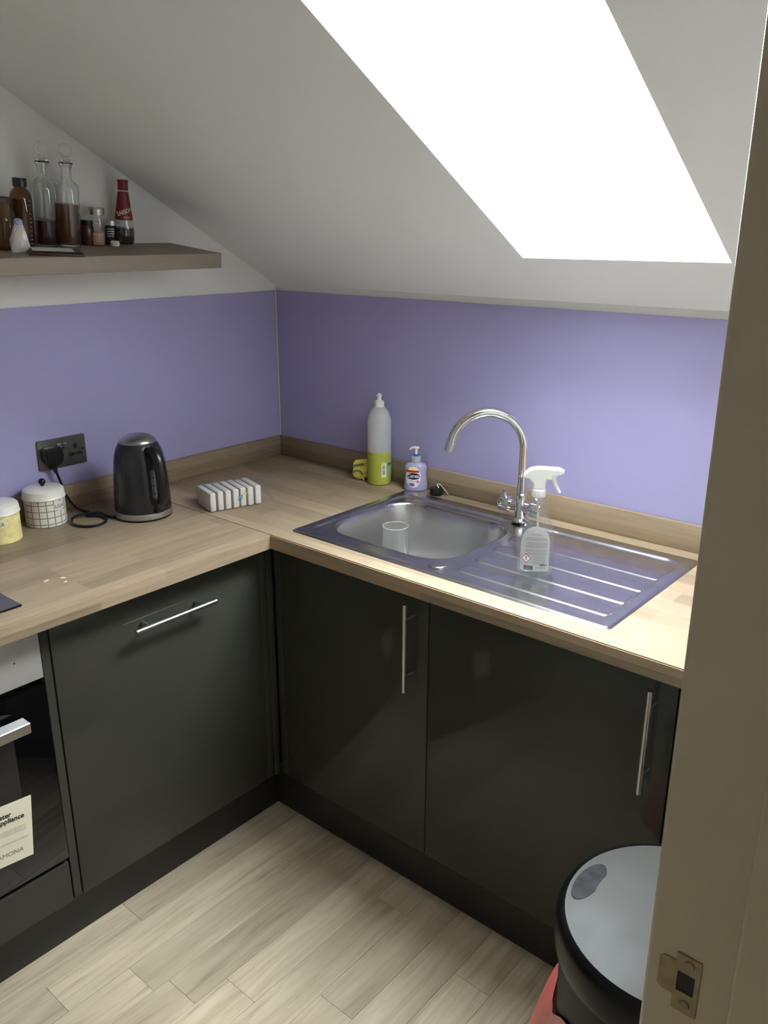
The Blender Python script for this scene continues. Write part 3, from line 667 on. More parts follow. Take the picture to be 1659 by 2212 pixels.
bm = B(); prism(bm, [(-0.024, 0.052), (0.010, 0.058), (0.010, 0.050), (-0.022, 0.045)], -0.0215, -0.0210, 'y'); obj('green_band', bm, mat('packet_green', rgb(96, 112, 48), 0.4), pk)
bm = B(); tube(bm, [(-0.016+0.016*math.cos(a)+0.006, -0.0208, 0.020+0.014*math.sin(a)) for a in [PI*k/10 for k in range(11)]], 0.0022, 6); obj('green_leaf', bm, mat('packet_leaf', rgb(72, 100, 44), 0.4), pk, True)
bm = B(); prism(bm, [(0.004, 0.012), (0.010, 0.010), (0.012, 0.002), (0.008, 0.0)], -0.018, -0.0165, 'y'); obj('torn_flap', bm, M_paper, pk)

# hand soap
t = thing('soap_dispenser', 'lavender hand soap pump bottle with printed oval label', 'bottle', (-0.0425, -0.634, H), math.radians(-58))
M_lav = mat('lavender_soap', rgb(164, 160, 198), 0.22, coat=0.3)
sprof = [(0.030, 0.0), (0.0345, 0.003), (0.0358, 0.010), (0.0350, 0.022), (0.0328, 0.038), (0.0318, 0.050), (0.0325, 0.062), (0.0335, 0.070), (0.0320, 0.077), (0.026, 0.083), (0.016, 0.086), (0.0125, 0.088)]
SS = 0.60
bm = B(); lathe(bm, sprof, 44, 1.0, SS); obj('bottle', bm, M_lav, t, True)
def sr(z):
    for (r0, z0), (r1, z1) in zip(sprof, sprof[1:]):
        if z0 <= z <= z1: return r0+(r1-r0)*(z-z0)/(z1-z0)
    return 0.03
fC = lambda x, z, e=0.0005: -SS*sr(z)*math.sqrt(max(0.001, 1-(x/sr(z))**2))-e
M_labw = mat('soap_label_white', rgb(226, 220, 214), 0.4, vary=0.12, vscale=120)
M_navy = mat('label_navy', rgb(28, 26, 62), 0.4); M_lred = mat('label_red', rgb(186, 44, 62), 0.4); M_lyel = mat('label_pale_yellow', rgb(236, 222, 150), 0.4)
lb = patch('label', t, M_labw, fC, 0.011, 0.0775, lambda q: 0.0225*oval(q), x0=-0.006, nx=14, nz=16)
patch('label_top', lb, M_lyel, lambda x, z: fC(x, z, 0.0009), 0.064, 0.0765, lambda q: 0.0165*math.sqrt(max(.01, 1-(q*0.98)**2)), x0=-0.006)
patch('red_band', lb, M_lred, lambda x, z: fC(x, z, 0.0011), 0.0585, 0.0655, lambda q: 0.0195, x0=-0.008)
patch('navy_badge', lb, M_navy, lambda x, z: fC(x, z, 0.0013), 0.0365, 0.0575, lambda q: 0.0200*oval(q), x0=-0.0055)
text_obj('lettering', lb, 'Carex', 0.0150, M_white, lambda x, z: fC(x, z, 0.0017), -0.0058, 0.0478, bold=0.0003)
patch('flower_print', lb, mat('label_violet', rgb(122, 98, 168), 0.4), lambda x, z: fC(x, z, 0.0010), 0.016, 0.027, lambda q: 0.0085*oval(q), x0=-0.010, nx=8, nz=8)
patch('flower_print', lb, mat('label_pink', rgb(206, 120, 150), 0.4), lambda x, z: fC(x, z, 0.0010), 0.026, 0.036, lambda q: 0.004*oval(q), x0=0.0085, nx=6, nz=6)
text_obj('lettering', lb, 'antibacterial', 0.0045, M_navy, lambda x, z: fC(x, z, 0.0012), -0.006, 0.0325)
bm = B(); lathe(bm, [(0.0135, 0.087), (0.0142, 0.089), (0.0135, 0.104), (0.009, 0.1055), (0.0, 0.106)], 26); obj('pump_collar', bm, M_frost, t, True)
bm = B(); lathe(bm, [(0.0085, 0.1055), (0.0088, 0.107), (0.0086, 0.111), (0.0, 0.1115)], 22); obj('pump_seal', bm, mat('blue_seal', rgb(40, 96, 190), 0.4), t, True)
bm = B(); lathe(bm, [(0.0045, 0.110), (0.0042, 0.124), (0.0062, 0.130), (0.0, 0.1305)], 18); obj('pump_stem', bm, M_white, t, True)
bm = B(); tube(bm, spline([(0.0085, 0, 0.1295), (-0.004, 0, 0.1315), (-0.012, 0, 0.1295), (-0.0185, 0, 0.1245)], 5), [0.0036]*6+[0.0034]*6+[0.003]*4, 12); ball(bm, 0.0075, (0.001, 0, 0.1305), s=(1.2, 1, .45)); obj('pump_nozzle', bm, M_white, t, True)

# sink plug and its chain
t = thing('sink_plug', 'black rubber sink plug with a ball chain behind the sink', 'plug', (-0.042, -0.712, H), math.radians(-50))
bm = B(); lathe(bm, [(0.0, 0), (0.0175, 0), (0.0190, 0.003), (0.0205, 0.017), (0.0195, 0.020), (0.012, 0.0205), (0.0, 0.0205)], 24); obj('stopper', bm, M_blackm, t, True)
ch = spline([(0.006, -0.002, 0.0215), (0.002, 0.003, 0.030), (0.010, 0.000, 0.031), (0.020, -0.006, 0.021), (0.028, -0.009, 0.012), (0.034, -0.010, 0.003), (0.030, -0.002, 0.002), (0.024, 0.004, 0.002)], 5)
bm = B()
for q in ch: ball(bm, 0.0023, q, 8, 6)
tube(bm, ch, 0.0005, 5); obj('chain', bm, M_chrome, t, True)

# pack of sponges in clear wrap
ang = math.atan2(-0.042, 0.146)
t = thing('sponge_pack', 'pack of white sponges in torn clear wrap on the worktop', 'sponges', (-0.4975, -0.3200, H), ang)
M_sp = mat('white_sponge', rgb(214, 208, 200), 0.9, bump=0.3, bscale=900, vary=0.04, vscale=60)
M_spd = mat('grey_scourer', rgb(96, 92, 88), 0.9)
NS = 7; LW = 0.158/NS
for k in range(NS):
    bm = B(); dz = random.uniform(-.0015, .0015); box(bm, -0.079+LW*k+0.0006, -0.079+LW*(k+1)-0.0042, -0.049+random.uniform(-.0015, .0015), 0.049, 0.0012, 0.0555+dz, 0.004, 3); s = obj('sponge', bm, M_sp, t, True)
    if k < NS-1:
        bm = B(); box(bm, -0.079+LW*(k+1)-0.0042, -0.079+LW*(k+1)+0.0006, -0.0462, 0.046, 0.003, 0.0530+dz, 0.001, 1); obj('scouring_face', bm, M_spd, s, True)
M_wrap = thin_glass('crinkled_film', (0.97, 0.97, 0.97, 1), 0.05, rough=0.08, ior=1.35)
bm = B(); g = []
for (x, s) in ((-0.0795, 1.0), (-0.02, 1.0), (0.04, 1.0), (0.0805, 1.0), (0.092, 0.92), (0.108, 1.05), (0.116, 1.0)):
    row = []
    zt_ = (0.0575 if x < 0.085 else 0.0575-(x-0.080)*1.45)
    for (y, z) in ((-0.0515*s, 0.002), (-0.0515*s, zt_*0.5), (-0.0505*s, zt_), (-0.02, zt_+0.0015), (0.02, zt_+0.001), (0.0505*s, zt_), (0.0515*s, zt_*0.5), (0.0515*s, 0.002)):
        j = 0.0006 if x < 0.085 else 0.003
        row.append(bm.verts.new((x+random.uniform(-j, j), y+random.uniform(-j, j), max(0.001, z+random.uniform(0, j)))))
    g.append(row)
for a, b in zip(g, g[1:]):
    for i in range(7): bm.faces.new((a[i], a[i+1], b[i+1], b[i]))
obj('wrapper', bm, M_wrap, t, True)
bm = B(); prism(bm, [(0.004, 0.034), (0.026, 0.041), (0.018, 0.028), (0.004, 0.026)], -0.0525, -0.0521, 'y'); lg = obj('printed_logo', bm, mat('logo_blue', rgb(74, 134, 190), 0.4), t)
bm = B(); prism(bm, [(0.016, 0.036), (0.030, 0.043), (0.022, 0.030), (0.014, 0.029)], -0.0531, -0.0527, 'y'); obj('printed_flash', bm, mat('logo_yellow', rgb(232, 214, 80), 0.4), lg)

# tins
def tin(name, label, loc, rz, body_m):
    t = thing(name, label, 'tin', loc, rz, None)
    bm = B(); lathe(bm, [(0.0, 0.0), (0.0505, 0.0), (0.052, 0.002), (0.052, 0.084), (0.0, 0.0845)], 56); bd = obj('body', bm, body_m, t, True)
    bm = B(); lathe(bm, [(0.0532, 0.073), (0.0550, 0.0725), (0.0556, 0.0745), (0.0540, 0.077), (0.0528, 0.088), (0.0515, 0.0935), (0.047, 0.0975), (0.036, 0.1005), (0.0, 0.1015)], 56, cap0=False); ld = obj('lid', bm, M_cream, t, True)
    return t, bd, ld
M_check = bpy.data.materials.new('cream_with_grey_check'); M_check.use_nodes = True
nt = M_check.node_tree; b_ = nt.nodes['Principled BSDF']; b_.inputs['Roughness'].default_value = 0.3; b_.inputs['Coat Weight'].default_value = 0.4
tc = nt.nodes.new('ShaderNodeTexCoord'); sp_n = nt.nodes.new('ShaderNodeSeparateXYZ'); nt.links.new(tc.outputs['Object'], sp_n.inputs[0])
at = nt.nodes.new('ShaderNodeMath'); at.operation = 'ARCTAN2'; nt.links.new(sp_n.outputs['Y'], at.inputs[0]); nt.links.new(sp_n.outputs['X'], at.inputs[1])
def stripe(src, freq, phase, width):
    a = nt.nodes.new('ShaderNodeMath'); a.operation = 'MULTIPLY_ADD'; a.inputs[1].default_value = freq; a.inputs[2].default_value = phase; nt.links.new(src, a.inputs[0])
    f_ = nt.nodes.new('ShaderNodeMath'); f_.operation = 'FRACT'; nt.links.new(a.outputs[0], f_.inputs[0])
    l = nt.nodes.new('ShaderNodeMath'); l.operation = 'LESS_THAN'; l.inputs[1].default_value = width; nt.links.new(f_.outputs[0], l.inputs[0]); return l.outputs[0]
s1 = stripe(at.outputs[0], 17/(2*PI), 50.2, 0.15); s2 = stripe(sp_n.outputs['Z'], 1/0.0175, 5.60, 0.15)
mxx = nt.nodes.new('ShaderNodeMath'); mxx.operation = 'MAXIMUM'; nt.links.new(s1, mxx.inputs[0]); nt.links.new(s2, mxx.inputs[1])
mc = nt.nodes.new('ShaderNodeMix'); mc.data_type = 'RGBA'; nt.links.new(mxx.outputs[0], mc.inputs[0]); mc.inputs[6].default_value = rgb(224, 219, 208); mc.inputs[7].default_value = rgb(140, 132, 122); nt.links.new(mc.outputs[2], b_.inputs['Base Color'])
t, bd, ld = tin('sugar_tin', 'round cream tin with grey check, lettered SUGAR, black knob', (-0.921, -0.0745, H), math.radians(-27), M_check)
bm = B(); lathe(bm, [(0.004, 0.100), (0.0035, 0.105), (0.0, 0.1055)], 14); ball(bm, 0.0092, (0, 0, 0.1125), 20, 14); k = obj('knob', bm, M_black, ld, True); k['label'] = 'black ball knob'
def tin_label(bd, s, a_deg, col):
    """oval plate with lettering, centred a_deg to the right of the side that faces the viewer"""
    a = math.radians(a_deg); e = bpy.data.objects
    r = 0.052
    def wrap(o):
        for v in o.data.vertices:
            th = v.co.x/r+a; rr = r+(-v.co.y)
            v.co = (rr*math.sin(th), -rr*math.cos(th), v.co.z)
    bm = B(); bm2 = []
    rows = []
    for j in range(9):
        q = j/8; w = 0.0205*oval(q); rows.append([bm.verts.new((-w+2*w*i/12, -0.0006, 0.0415+0.024*q-0.0)) for i in range(13)])
    for p_, q_ in zip(rows, rows[1:]):
        for i in range(12): bm.faces.new((p_[i], p_[i+1], q_[i+1], q_[i]))
    lb = obj('label', bm, col, bd, True); wrap(lb)
    tx_ = text_obj('lettering', lb, s, 0.0145, M_greyink2, lambda x, z: -0.0011, 0, 0.0535, bold=0.0001, xs=0.82); wrap(tx_)
M_greyink2 = mat('taupe_ink', rgb(96, 88, 80), 0.5)
tin_label(bd, 'SUGAR', 42, mat('tin_label_cream', rgb(224, 222, 212), 0.35))
M_yell = mat('yellow_floral_tin', rgb(226, 213, 146), 0.35, vary=0.16, vscale=55)
t, bd, ld = tin('tea_tin', 'round pale yellow tin lettered TEA beside the check tin', (-1.0655, -0.109, H), math.radians(-23), M_yell)
bm = B(); lathe(bm, [(0.004, 0.100), (0.0035, 0.105), (0.0, 0.1055)], 14); ball(bm, 0.0092, (0, 0, 0.1125), 20, 14); obj('knob', bm, M_black, ld, True)
tin_label(bd, 'TEA', 2, mat('tin_label_pale', rgb(226, 220, 190), 0.35))

# kettle
KX, KY = -0.712, -0.212
t = thing('kettle', 'black jug kettle with steel base ring on the worktop', 'kettle', (KX, KY, H), math.radians(-94))
bm = B(); lathe(bm, [(0.0, 0.0), (0.074, 0.0), (0.077, 0.002), (0.077, 0.005), (0.0, 0.0055)], 48); obj('power_base', bm, M_black, t, True)
bm = B(); lathe(bm, [(0.0770, 0.0055), (0.0775, 0.007), (0.0765, 0.020), (0.0755, 0.021), (0.0, 0.0212)], 56); obj('base_ring', bm, M_steel, t, True)
kp = [(0.0755, 0.021), (0.0755, 0.030), (0.0740, 0.06), (0.0722, 0.09), (0.0700, 0.12), (0.0675, 0.148), (0.0640, 0.170), (0.0590, 0.188), (0.0530, 0.200), (0.0490, 0.205)]
bm = B(); lathe(bm, kp, 56); bd = obj('jug_body', bm, M_kettle, t, True)
bm = B(); lathe(bm, [(0.0492, 0.203), (0.0492, 0.207), (0.046, 0.213), (0.036, 0.220), (0.020, 0.2255), (0.0, 0.227)], 48); ld = obj('lid', bm, mat('dark_chrome', (0.36, 0.36, 0.36, 1), 0.3, 1.0), t, True)
bm = B(); prism(bm, [(-0.050, 0.196), (-0.062, 0.205), (-0.066, 0.200), (-0.060, 0.178)], -0.014, 0.014, 'y'); bmesh.ops.bevel(bm, geom=bm.edges[:], offset=0.003, segments=2, affect='EDGES'); obj('pour_lip', bm, M_kettle, t, True)
bm = B(); hp = spline([(0.050, 0, 0.186), (0.072, 0, 0.192), (0.090, 0, 0.184), (0.102, 0, 0.160), (0.108, 0, 0.125), (0.109, 0, 0.090), (0.106, 0, 0.066), (0.098, 0, 0.056)], 6)
tube(bm, hp, [0.013]*8+[0.0125]*12+[0.012]*10+[0.011]*6+[0.010]*(len(hp)-36), 14)
for v in bm.verts: v.co.y *= 1.25
hd = obj('handle', bm, M_black, t, True)
# recessed back strip with the water gauge
def kr(z):
    for (r0, z0), (r1, z1) in zip(kp, kp[1:]):
        if z0 <= z <= z1: return r0+(r1-r0)*(z-z0)/(z1-z0)
    return 0.07
def back_patch(name, parent, m, z0, z1, w, e, n=12, rnd=True, ac=0.0):
    bm = B(); rows = []
    for j in range(n+1):
        q = j/n; z = z0+(z1-z0)*q
        ww = w*min(1, math.sqrt(max(0.02, min(q, 1-q)*(z1-z0)*2/w))) if rnd else w
        rows.append([bm.verts.new(((kr(z)+e)*math.cos(ww*(i/4-1)/kr(z)+ac), (kr(z)+e)*math.sin(ww*(i/4-1)/kr(z)+ac), z)) for i in range(9)])
    for a, b in zip(rows, rows[1:]):
        for i in range(8): bm.faces.new((a[i], a[i+1], b[i+1], b[i]))
    return obj(name, bm, m, parent, True)
bk = back_patch('gauge_strip', t, M_blackm, 0.035, 0.186, 0.018, 0.0012)
gg = back_patch('water_gauge', bk, mat('gauge_window', rgb(120, 120, 122), 0.25), 0.060, 0.142, 0.0065, 0.0022, ac=-0.06)
for z in (0.075, 0.096, 0.117): back_patch('gauge_mark', gg, M_ink, z, z+0.0025, 0.003, 0.0028, 2, False, ac=-0.06)
bm = B(); box(bm, 0.070, 0.088, -0.010, 0.010, 0.024, 0.033, 0.002, 2); obj('switch', bm, M_black, t, True)

# double socket, plug, cable
PX0, PX1, PZ0, PZ1 = -0.8905, -0.7475, 1.030, 1.1135
pc = ((PX0+PX1)/2, -0.0052, (PZ0+PZ1)/2)
t = thing('double_socket', 'black nickel double wall socket on the lilac panel', 'socket', pc)
M_nick = mat('black_nickel', (0.19, 0.185, 0.17, 1), 0.34, 0.85)
hw_, hh_ = (PX1-PX0)/2, (PZ1-PZ0)/2
bm = B(); prism(bm, rrect(-hw_, hw_, -hh_, hh_, 0.005), -0.0045, 0.0, 'y'); bmesh.ops.recalc_face_normals(bm, faces=bm.faces[:])
bmesh.ops.bevel(bm, geom=[e for e in bm.edges if all(abs(v.co.y+0.0045) < 1e-6 for v in e.verts)], offset=0.0015, segments=2, affect='EDGES'); fp = obj('face_plate', bm, M_nick, t, True)
for cx_ in (-0.0085, 0.0085):
    bm = B(); box(bm, cx_-0.0060, cx_+0.0060, -0.0075, -0.004, 0.008, 0.027, 0.001, 1); sw = obj('rocker_switch', bm, M_nick, t, True)
    bm = B(); box(bm, cx_-0.005, cx_+0.005, -0.0078, -0.0073, 0.0235, 0.0258); obj('switch_flash', bm, mat('worn_white_mark', rgb(190, 188, 180), 0.4), sw)
sx = 0.039
for (a, b, c_, d_) in ((sx-0.0042, sx+0.0042, 0.004, 0.018), (sx-0.0185, sx-0.0055, -0.0155, -0.006), (sx+0.0055, sx+0.0185, -0.0145, -0.005), (sx-0.008, sx+0.008, -0.0125, -0.0075)):
    bm = B(); prism(bm, rrect(a, b, c_, d_, 0.0012, 3), -0.0049, -0.0044, 'y'); obj('pin_hole', bm, M_blackm, fp)
bm = B(); bmesh.ops.create_cone(bm, cap_ends=True, segments=16, radius1=0.0030, radius2=0.0026, depth=0.0014, matrix=Matrix.Translation((0.0605, -0.0051, 0.001)) @ Matrix.Rotation(PI/2, 4, 'X')); obj('screw', bm, M_chrome, fp, True)
# plug with its cable
plx, plz = -0.0375, -0.001
t2 = thing('power_plug', 'black three-pin plug with the kettle cable running to it', 'plug', (pc[0]+plx, pc[1]-0.0047, pc[2]+plz))
bm = B(); out = [(-0.024, 0.021), (-0.019, 0.0245), (0.019, 0.0245), (0.024, 0.021), (0.0255, -0.008), (0.018, -0.022), (0.008, -0.027), (-0.008, -0.027), (-0.018, -0.022), (-0.0255, -0.008)]
prism(bm, out, -0.030, 0.0, 'y'); bmesh.ops.recalc_face_normals(bm, faces=bm.faces[:]); bmesh.ops.bevel(bm, geom=bm.edges[:], offset=0.003, segments=2, affect='EDGES'); obj('plug_body', bm, M_black, t2, True)
o3 = Vector((pc[0]+plx, pc[1]-0.0047, pc[2]+plz))
bm = B(); tube(bm, [(0, -0.016, -0.024), (0.001, -0.017, -0.036), (0.003, -0.018, -0.046)], [0.0075, 0.0058, 0.0048], 12); obj('strain_relief', bm, M_blackm, t2, True)
W_ = lambda x, y, z: Vector((x, y, z))-o3
cyc, cxr, cyr = (-0.848, -0.160), 0.042, 0.036
path = [Vector((0.003, -0.018, -0.044)), W_(-0.845, -0.027, 1.00), W_(-0.832, -0.027, 0.955), W_(-0.822, -0.045, 0.925), W_(-0.812, -0.070, 0.9145), W_(-0.806, -0.092, 0.9145)]
a0 = math.radians(62)
for k in range(0, 13):
    a = a0-2*PI*k/12
    path.append(W_(cyc[0]+cxr*math.cos(a), cyc[1]+cyr*math.sin(a)*1.35, 0.9138+(0.006 if k > 9 else 0)))
path += [W_(-0.800, -0.135, 0.919), W_(-0.793, -0.160, 0.9145), W_(-0.7845, -0.1825, 0.9138)]
bm = B(); tube(bm, spline(path, 7), 0.0034, 10); cb = obj('cable', bm, M_black, t2, True)

# crumbs
M_crumb = mat('bread_crumb', rgb(232, 214, 184), 0.8)
for (x, y, l, w, a) in ((-1.131, -0.450, 0.009, 0.0028, 20), (-1.098, -0.462, 0.0065, 0.0035, -30), (-1.106, -0.487, 0.005, 0.0022, 10)):
    lab = {0.009: 'longest pale crumb on the worktop, lying nearest the hob', 0.0065: 'plump pale crumb on the worktop, lying nearest the kettle', 0.005: 'tiniest thin pale crumb on the worktop, lying nearest the front edge'}[l]
    bm = B(); ball(bm, 1.0, (0, 0, 0), 10, 7)
    for v in bm.verts: v.co = Vector((v.co.x*l*(1+random.uniform(-.2, .2)), v.co.y*w*(1+random.uniform(-.3, .3)), (v.co.z+0.95)*0.0013))
    o = obj('crumb', bm, M_crumb, None, True); o.location = (x, y, H); o.rotation_euler.z = math.radians(a)
    tag(o, lab, 'crumb', 'crumbs near the hob')

# ================================================================== SHELF AND WHAT STANDS ON IT
TILT = math.atan(0.108)
def sz(y): return 1.617+0.108*y
t = thing('wall_shelf', 'grey oak floating shelf holding bottles under the sloping ceiling', 'shelf', (0, 0, 1.617), 0, None, TILT)
bm = B(); box(bm, -1.90, -0.409, -0.237, -0.003, -0.039, 0.0, 0.0012, 1); obj('shelf_board', bm, M_shelf, t, True)
def on_shelf(name, label, cat, x, y, rz=0, group=None): return thing(name, label, cat, (x, y, sz(y)+0.0004), rz, group, TILT)
FACE = lambda x, y: math.atan2(y+2.1514, x+1.9733)-PI/2     # turn local -y towards the doorway
def liquid_mat(name, c, d=0.55): return thin_glass(name, c, d, c, 0.05, 1.33)
M_decant = thin_glass('decanter_glass', (0.94, 0.95, 0.94, 1), 0.025, (0.75, 0.76, 0.74, 1), 0.03, 1.75)
M_solid = mat('solid_glass', (0.96, 0.97, 0.96, 1), 0.0, trans=1.0, ior=1.5)
for (x, y, lev, col, lab) in ((-0.812, -0.043, 0.062, (0.16, 0.06, 0.04, 1), 'stoppered glass bottle a third full of dark red-brown liquid'), (-0.752, -0.049, 0.102, (0.40, 0.21, 0.09, 1), 'stoppered glass bottle mostly full of pale amber liquid')):
    t = on_shelf('glass_bottle', lab, 'bottle', x, y, 0, 'stoppered glass bottles on the shelf')
    bm = B(); lathe(bm, [(0.0, 0.0), (0.026, 0.0), (0.0285, 0.003), (0.0290, 0.008), (0.0290, 0.135), (0.0275, 0.146), (0.022, 0.154), (0.0155, 0.158), (0.0130, 0.163), (0.0125, 0.185), (0.0150, 0.193), (0.0178, 0.199), (0.0150, 0.2005), (0.0118, 0.198), (0.0098, 0.185), (0.0103, 0.163), (0.0130, 0.1585), (0.0200, 0.1520), (0.0254, 0.145), (0.0268, 0.135), (0.0268, 0.009), (0.0250, 0.0055), (0.0, 0.0050)], 40, cap0=False, cap1=False); obj('bottle', bm, M_solid, t, True)
    bm = B(); lathe(bm, [(0.0, 0.0056), (0.0246, 0.0062), (0.0264, 0.0095), (0.0264, lev), (0.0, lev+0.0003)], 36); obj('liquid', bm, liquid_mat('liquid_'+str(lev), col, 0.5), t, True)
    bm = B(); lathe(bm, [(0.0, 0.172), (0.0088, 0.173), (0.0094, 0.196), (0.0145, 0.2015), (0.0125, 0.206), (0.0065, 0.209)]+[(0.0165*math.sin(a), 0.2275-0.0165*math.cos(a)) for a in [math.radians(24+156*k/16) for k in range(17)]], 32, cap0=False, cap1=False); obj('stopper', bm, M_solid, t, True)
# brown squeeze bottle
x, y = -0.886, -0.068
t = on_shelf('sauce_bottle', 'brown syrup bottle with black screw cap and ribbed edge', 'bottle', x, y, FACE(x, y)+0.2)
bm = B(); lathe(bm, [(0.0, 0.0), (0.024, 0.0), (0.0265, 0.004), (0.0268, 0.02), (0.0262, 0.07), (0.0255, 0.115), (0.022, 0.128), (0.0155, 0.135), (0.013, 0.138), (0.013, 0.142)], 36, cap0=False, cap1=False); obj('bottle', bm, thin_glass('amber_wall', (0.55, 0.34, 0.20, 1), 0.15, (0.25, 0.12, 0.06, 1)), t, True)
bm = B(); lathe(bm, [(0.0, 0.003), (0.0232, 0.004), (0.0255, 0.02), (0.0248, 0.07), (0.0242, 0.112), (0.0, 0.1125)], 32); obj('syrup', bm, mat('dark_syrup', rgb(58, 28, 16), 0.2), t, True)
bm = B(); lathe(bm, [(0.0150, 0.140), (0.0160, 0.141), (0.0160, 0.158), (0.0150, 0.160), (0.0, 0.1602)], 28); obj('cap', bm, M_black, t, True)
for k in range(11):
    bm = B(); a = math.radians(-55); z = 0.012+0.0098*k; ball(bm, 0.0032, (0.0262*math.cos(a), 0.0262*math.sin(a), z), 10, 7, (1, 1, .55)); obj('rib', bm, mat('amber_rib', rgb(150, 96, 66), 0.12) if k == 0 else bpy.data.materials['amber_rib'], t, True)
# crumpled pale packet in front at the end of the view, and honey jar behind it
x, y = -0.925, -0.122
t = on_shelf('honey_jar', 'squat amber glass jar beside the brown syrup bottle', 'jar', -0.946, -0.085)
bm = B(); lathe(bm, [(0.0, 0), (0.030, 0), (0.034, 0.006), (0.036, 0.03), (0.035, 0.06), (0.030, 0.085), (0.022, 0.100), (0.019, 0.108), (0.0, 0.1085)], 32, cap0=False); obj('jar_body', bm, thin_glass('honey_glass', (0.62, 0.46, 0.33, 1), 0.22, (0.34, 0.22, 0.13, 1)), t, True)
bm = B(); lathe(bm, [(0.0205, 0.104), (0.0215, 0.105), (0.0215, 0.116), (0.020, 0.118), (0.0, 0.1182)], 26); obj('jar_lid', bm, mat('brown_lid', rgb(60, 42, 32), 0.4), t, True)
t = on_shelf('foil_packet', 'crumpled pale plastic packet with a blue cap on the shelf', 'packet', -0.938, -0.147)
bm = B(); rings = []
random.seed(11)
for (w, d_, z) in ((0.020, 0.013, 0.0), (0.023, 0.014, 0.012), (0.022, 0.013, 0.028), (0.019, 0.011, 0.042), (0.013, 0.008, 0.056), (0.011, 0.007, 0.063)):
    rings.append([bm.verts.new((w*math.cos(a)*(1+random.uniform(-.14, .14)), d_*math.sin(a)*(1+random.uniform(-.2, .2)), z)) for a in [2*PI*k/14 for k in range(14)]])
for a, b in zip(rings, rings[1:]):
    for k in range(14): bm.faces.new((a[k], a[(k+1) % 14], b[(k+1) % 14], b[k]))
bm.faces.new(rings[0][::-1]); bm.faces.new(rings[-1]); obj('pouch', bm, mat('pale_film', rgb(186, 180, 172), 0.25), t)
bm = B(); lathe(bm, [(0.0095, 0.062), (0.010, 0.063), (0.0095, 0.072), (0.004, 0.076), (0.0, 0.0765)], 18); obj('cap', bm, mat('pale_blue_cap', rgb(150, 158, 184), 0.3), t, True)
# spice jars
random.seed(5)
x, y = -0.664, -0.036
t = on_shelf('salt_jar', 'glass jar of pink salt with a ribbed steel lid', 'jar', x, y, FACE(x, y))
bm = B(); lathe(bm, [(0.0, 0), (0.0185, 0), (0.0205, 0.003), (0.0208, 0.02), (0.0208, 0.066), (0.019, 0.073), (0.0175, 0.077)], 32, cap0=False, cap1=False); obj('jar_body', bm, M_decant, t, True)
bm = B(); lathe(bm, [(0.0, 0.002), (0.0180, 0.002), (0.0195, 0.01), (0.0195, 0.033), (0.010, 0.036), (0.0, 0.035)], 28); obj('salt', bm, mat('pink_salt', rgb(196, 152, 130), 0.8, bump=0.8, bscale=700, vary=0.35, vscale=330), t, True)
bm = B(); lathe(bm, [(0.0190, 0.076), (0.0200, 0.077), (0.0195, 0.081), (0.0202, 0.085), (0.0202, 0.092), (0.0185, 0.0945), (0.0, 0.095)], 32); obj('lid', bm, M_steel, t, True)
fJ = cylf(0.0208)
text_obj('lettering', t, 'SALT', 0.006, M_ink, fJ, 0.002, 0.061)
for k in range(5): patch('fine_print', t, M_greyink, fJ, 0.0525-0.0035*k, 0.0533-0.0035*k, 0.011, x0=0.002, nx=5, nz=1)
t = on_shelf('spice_jar', 'small dark red-brown spice jar behind the pink salt', 'jar', -0.690, -0.031)
bm = B(); lathe(bm, [(0.0, 0), (0.015, 0), (0.0165, 0.003), (0.0165, 0.048), (0.014, 0.052), (0.0, 0.0522)], 24); obj('jar_body', bm, mat('paprika_jar', rgb(70, 34, 26), 0.25), t, True)
bm = B(); lathe(bm, [(0.0150, 0.051), (0.0158, 0.052), (0.0158, 0.062), (0.0, 0.063)], 24); obj('lid', bm, M_black, t, True)
t = on_shelf('pepper_jar', 'small dark jar with white writing between the salt and vinegar', 'jar', -0.6165, -0.026, FACE(-0.6165, -0.026))
bm = B(); lathe(bm, [(0.0, 0), (0.0145, 0), (0.016, 0.003), (0.016, 0.046), (0.0135, 0.05), (0.0, 0.0502)], 24); obj('jar_body', bm, mat('peppercorn_jar', rgb(48, 46, 46), 0.2), t, True)
bm = B(); lathe(bm, [(0.0148, 0.0495), (0.0156, 0.050), (0.0156, 0.062), (0.0145, 0.063), (0.0, 0.0632)], 24); obj('lid', bm, M_steel, t, True)
for k in range(4): patch('fine_print', t, M_white, cylf(0.016), 0.040-0.006*k, 0.0415-0.006*k, 0.009, nx=5, nz=1)
bm = B(); lathe(bm, [(0.0, 0), (0.010, 0), (0.012, 0.003), (0.012, 0.009), (0.009, 0.013), (0.0, 0.014)], 20); o = obj('bottle_cap', bm, M_white, None, True); yy = -0.060
o.matrix_world = Matrix.Translation((-0.6265, yy, sz(yy)+0.0004)) @ Matrix.Rotation(TILT, 4, 'X'); tag(o, 'small loose white cap beside the vinegar bottle', 'cap')
